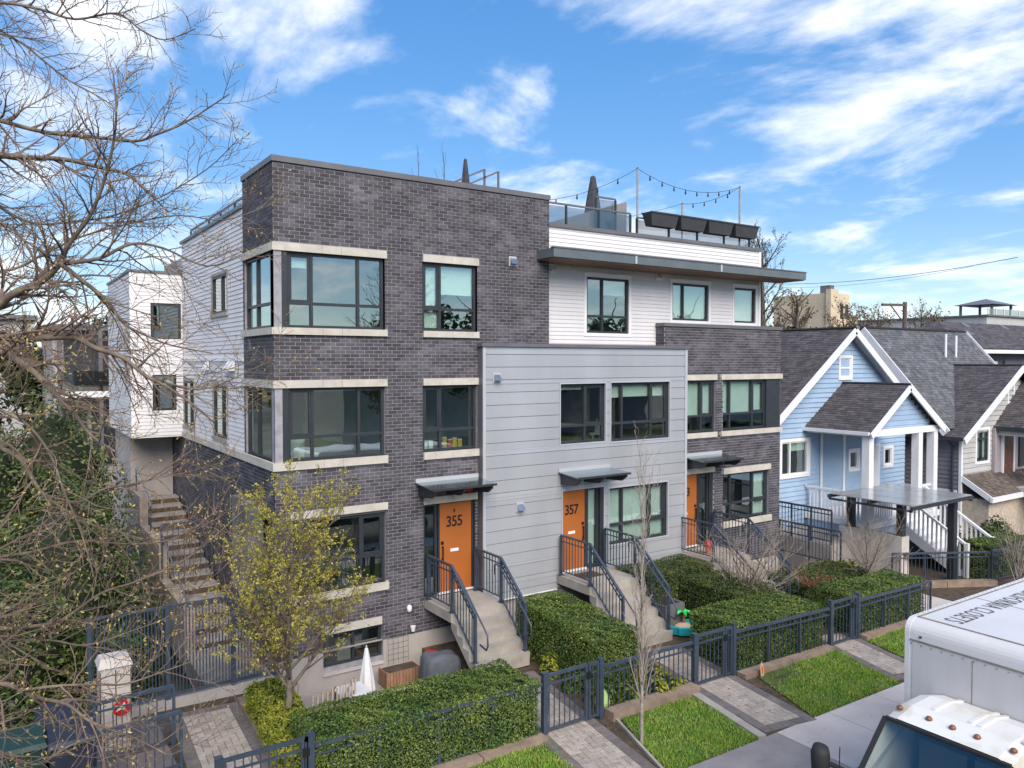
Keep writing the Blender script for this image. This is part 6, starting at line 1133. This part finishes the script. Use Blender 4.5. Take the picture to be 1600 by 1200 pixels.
# ================================================================== background
mat('far_leaf', (0.10, 0.085, 0.05), .8, col2=(0.16, 0.125, 0.07), scale=.3, island=.35); mat('conifer', (0.03, 0.045, 0.018), .8, col2=(0.065, 0.075, 0.03), scale=.4, island=.4); mat('far_wall', (0.62, 0.50, 0.35), .8, .1, 1); mat('far_wall2', (0.42, .38, .36), .8, .1, 1)
def far_tree(x, y, z, h, r, label, leaf, n, size, kind='round', group='trees beyond the roofs', bare=False):
    t = thing('background_tree', (x, y, z), label, 'tree', group); MB().tube([(x, y, z - .3), (x + .1, y, z + h * .5), (x, y, z + h * .92)], [h * .026, h * .018, h * .005], 8).build('trunk', M['bark'], t); tw = MB(); lp = []
    for i in range(26 if bare else 14):
        f = .3 + .65 * i / (26 if bare else 14); a = i * 2.4; sd = .8 if bare else 1.0; q, qr, _ = curve((x, y, z + h * f), Vector((math.cos(a) * math.sin(sd), math.sin(a) * math.sin(sd), math.cos(sd))), r * 1.2 * (1.15 - .6 * f), h * (.0045 if bare else .008), h * .0012, 6, .12, .06); tw.tube(q, qr, 4); lp += q
        if bare: twigs(tw, q, qr, lp, r * .5, r * .085, 1, .05, .6, 4, .1, h * .0009, 3)
    tag(tw.build('branches', M['bark'], t), kind='stuff')
    if n:
        if kind == 'cone': f = NR.uniform(0, 1, n) ** .7; a = NR.uniform(0, 6.283, n); rr = r * (1 - f) * (.55 + .45 * NR.uniform(0, 1, n)) * (1 + .25 * np.sin(a * 5 + f * 30)); P = np.stack([x + np.cos(a) * rr, y + np.sin(a) * rr, z + h * (.1 + .9 * f)], 1); N_ = np.stack([np.cos(a), np.sin(a), np.full(n, .4)], 1)
        elif bare: A = np.array([tuple(p) for p in lp]); P = A[NR.integers(0, len(A), n)] + NR.normal(0, size, (n, 3)); N_ = NR.normal(0, 1, (n, 3))
        else:
            k = 22; cs = NR.normal(0, .42, (k, 3)) * [r, r, h * .26] + [x, y, z + h * .64]; w = NR.integers(0, k, n); u = NR.normal(0, 1, (n, 3)); u /= np.linalg.norm(u, axis=1, keepdims=True); P = cs[w] + u * (r * .34) * NR.uniform(.6, 1.05, (n, 1)); N_ = u
        tag(quads_mesh('crown', leaf_cards(P, N_, np.full(n, size), .6), M[leaf], t), kind='stuff')
    return t
far_tree(32.0, 13.2, 0, 13.6, 2.6, 'dark bare tree rising behind the townhouse end', 'conifer', 2600, .05, bare=True); far_tree(33.6, 12.0, 0, 10.9, 2.1, 'bushy olive evergreen behind the blue house ridge', 'conifer', 5000, .14)
far_tree(41.0, 17.5, 0, 10.6, 2.3, 'brown budding tree in front of the beige block', 'far_leaf', 1200, .10, bare=True)
for i, (u_, v_, d_, r_) in enumerate(((1318, 486, 62, 2.4), (1345, 490, 66, 2.2), (1372, 488, 70, 2.6), (1440, 486, 72, 2.4), (1462, 490, 68, 2.0))):
    p_ = pix(u_, v_, d_); far_tree(p_.x, p_.y, 0, p_.z, r_, 'brown budding tree, %s to the right of the beige block' % ('first', 'second', 'third', 'fourth', 'fifth')[i], 'far_leaf', 900, .11, bare=True, group='budding trees on the skyline')
bl = thing('beige_block', (57, 27, 0), 'beige concrete apartment block beyond the roofs', 'building'); MB().box(56.2, 59.5, 25.4, 31, -1, 12.6).build('wall', M['far_wall'], bl); MB().box(59.51, 61.8, 26.0, 30, -1, 10.8).build('wing', M['far_wall'], bl); MB().box(57.5, 58.1, 26, 27, 12.61, 13.4).build('roof_unit', M['cap_metal'], bl); MB().box(56.0, 57.1, 24.9, 25.39, 9, 12.9).build('stair_tower', M['far_wall'], bl)
for i in range(3):
    for j in range(4): MB().box(57.4 + i * .75, 57.8 + i * .75, 25.36, 25.395, 3.2 + j * 2.4, 4.5 + j * 2.4).build('window', M['dark_metal'], bl)
pl = thing('utility_pole', (48, 13.8, 0), 'wooden utility pole with one long crossarm', 'pole'); q = pix(1414, 472, 53); MB().tube([(q.x, q.y, -1), (q.x, q.y, q.z)], [.2, .13], 10).build('shaft', M['bark'], pl); a_ = pix(1378, 476, 52); MB().bar((q.x, q.y, q.z - .2), (a_.x, a_.y, q.z - .25), .14, .16).build('crossarm', M['bark'], pl); MB().bar((q.x, q.y, q.z - 1.5), (a_.x * .6 + q.x * .4, a_.y * .6 + q.y * .4, q.z - .3), .06, .06).build('brace', M['bark'], pl)
for f in (.3, .6, .95): p = Vector((q.x, q.y, q.z - .2)).lerp(Vector((a_.x, a_.y, q.z - .25)), f); MB().lathe((p.x, p.y, p.z + .08), ((.05, 0), (.06, .08), (.03, .16)), 8).build('insulator', M['white_paint'], pl)
for i, (p0, p1, lb_) in enumerate((((1180, 443), (1590, 402), 'upper overhead wire crossing the sky right of the townhouse'), ((1180, 447), (1520, 416), 'lower overhead wire crossing the sky right of the townhouse'))):
    A, B = pix(*p0, 50), pix(*p1, 34); tag(MB().tube([A.lerp(B, k / 16) - Vector((0, 0, .4 * 4 * (k / 16) * (1 - k / 16))) for k in range(17)], .013 if i == 0 else .007, 5).build('overhead_wire', M['black']), lb_, 'wire', 'overhead wires')
# distant band of trees on the horizon
Pn = []; 
for a in np.linspace(-.75, 1.45, 240):
    d = NR.uniform(95, 150); th = YAW - .12 + a - .35; cx, cy = CAM.x + math.sin(th) * d, CAM.y + math.cos(th) * d; h = NR.uniform(5.5, 9.5); m = 46; u = NR.normal(0, 1, (m, 3)); u /= np.linalg.norm(u, axis=1, keepdims=True); Pn.append(np.stack([cx + u[:, 0] * 3.4 * NR.uniform(.5, 1, m), cy + u[:, 1] * 3.4, np.abs(u[:, 2]) * h * NR.uniform(.4, 1, m) + 1], 1))
Pn = np.concatenate(Pn); tag(quads_mesh('distant_trees', leaf_cards(Pn, NR.normal(0, 1, Pn.shape), np.full(len(Pn), .75), .7), M['far_leaf']), 'brown hazy band of trees along the horizon', 'trees', kind='stuff')
# houses behind on the left
LB = thing('balcony_block', (-1, 24, 0), 'grey apartment block with balconies behind the left laurels', 'building'); MB().box(-2.6, 3.5, 22, 30, -1, 7.9).build('wall', M['far_wall2'], LB); MB().box(-2.8, 3.8, 21.3, 30, 7.91, 8.15).build('roof_slab', M['cap_metal'], LB); MB().box(-2.2, 2.5, 21.9, 21.98, 5.6, 7.5).build('window', M['dark_metal'], LB); MB().box(-2.4, 2.5, 20.8, 21.89, 5.1, 5.35).build('balcony', M['white_paint'], LB); MB().box(-2.4, 2.5, 20.8, 20.84, 5.36, 6.2).build('balcony_glass', M['smoked_glass'], LB)
for xx in (-2.5, -1.0, .5, 2.4): MB().box(xx, xx + .15, 20.9, 21.1, -1, 7.9).build('post', M['cap_metal'], LB)
MB().box(-2.3, -1.4, 21.85, 21.98, 2.2, 4.6).build('window', M['dark_metal'], LB); MB().box(-1.2, 1.5, 21.85, 21.98, 2.2, 4.6).build('window', M['dark_metal'], LB)
HB = thing('far_pale_house', (-4, 44, 0), 'pale house with a flat roof far off at the left', 'house'); MB().box(-8.0, -2.5, 42, 50, -1, 9.2).build('wall', M['cream_siding'], HB); MB().box(-8.3, -2.2, 41.6, 50, 9.21, 9.5).build('roof_slab', M['cap_metal'], HB)
for i in range(3): MB().box(-7.5 + i * 1.7, -6.4 + i * 1.7, 41.93, 41.99, 6.4, 8.2).build('window', M['dark_metal'], HB)
far_tree(-5.6, 33, 0, 11.5, 1.8, 'dark conifer at the far left edge', 'conifer', 3500, .22, 'cone'); far_tree(.4, 34, 0, 9.0, 3.0, 'round olive evergreen behind the balcony block', 'conifer', 5000, .2); far_tree(-2.4, 31, 0, 8.8, 2.6, 'olive evergreen beside the far pale house', 'conifer', 4500, .2)
# across the street (seen in the window reflections)
for i, (x, y, h, r, k) in enumerate(((-18, -38, 11, 3.5, 'conifer'), (-7, -41, 9.5, 3.2, 'conifer'), (9, -40, 12, 4.2, 'conifer'), (19, -36, 10, 3.6, 'conifer'), (29, -38, 12, 4.0, 'conifer'), (40, -35, 11, 4.2, 'conifer'), (52, -37, 12, 4.5, 'conifer'), (64, -36, 11, 4.2, 'conifer'), (78, -36, 12, 4.5, 'conifer'))): far_tree(x, y, -.2, h, r, 'dark tree number %s along the row across the street, mirrored in the windows' % ('one', 'two', 'three', 'four', 'five', 'six', 'seven', 'eight', 'nine')[i], k, 3500, .26, group='trees across the street')
far_tree(3.5, -27, -.2, 11, 3.2, 'bare tree across the street mirrored in the corner window', 'far_leaf', 0, .1, bare=True, group='bare trees across the street'); far_tree(16, -27, -.2, 12, 3.6, 'bare tree across the street mirrored in the white wall windows', 'far_leaf', 0, .1, bare=True, group='bare trees across the street')
slab('far_verge', -90, 130, -60, -22, -.1, 'turf', 'grass verge across the street', .6, 10)
for i, (xa, xb) in enumerate(((-16, -4), (1, 14), (20, 33), (40, 54), (60, 74))):
    hh = thing('house_across', ((xa + xb) / 2, -46, 0), 'house across the street, %s in its row, mirrored in lower windows' % ('first', 'second', 'third', 'fourth', 'fifth')[i], 'house', 'houses across the street'); MB().box(xa, xb, -56, -46, -.5, 5.2).build('wall', M['grey_siding' if i % 2 else 'cream_siding'], hh); MB().extrude([(xa - .4, -45.5, 5.2), (xa - .4, -56.5, 5.2), (xa - .4, -51, 8.6)], (xb - xa + .8, 0, 0)).build('roof', M['shingle_base'], hh)

# budding_tree
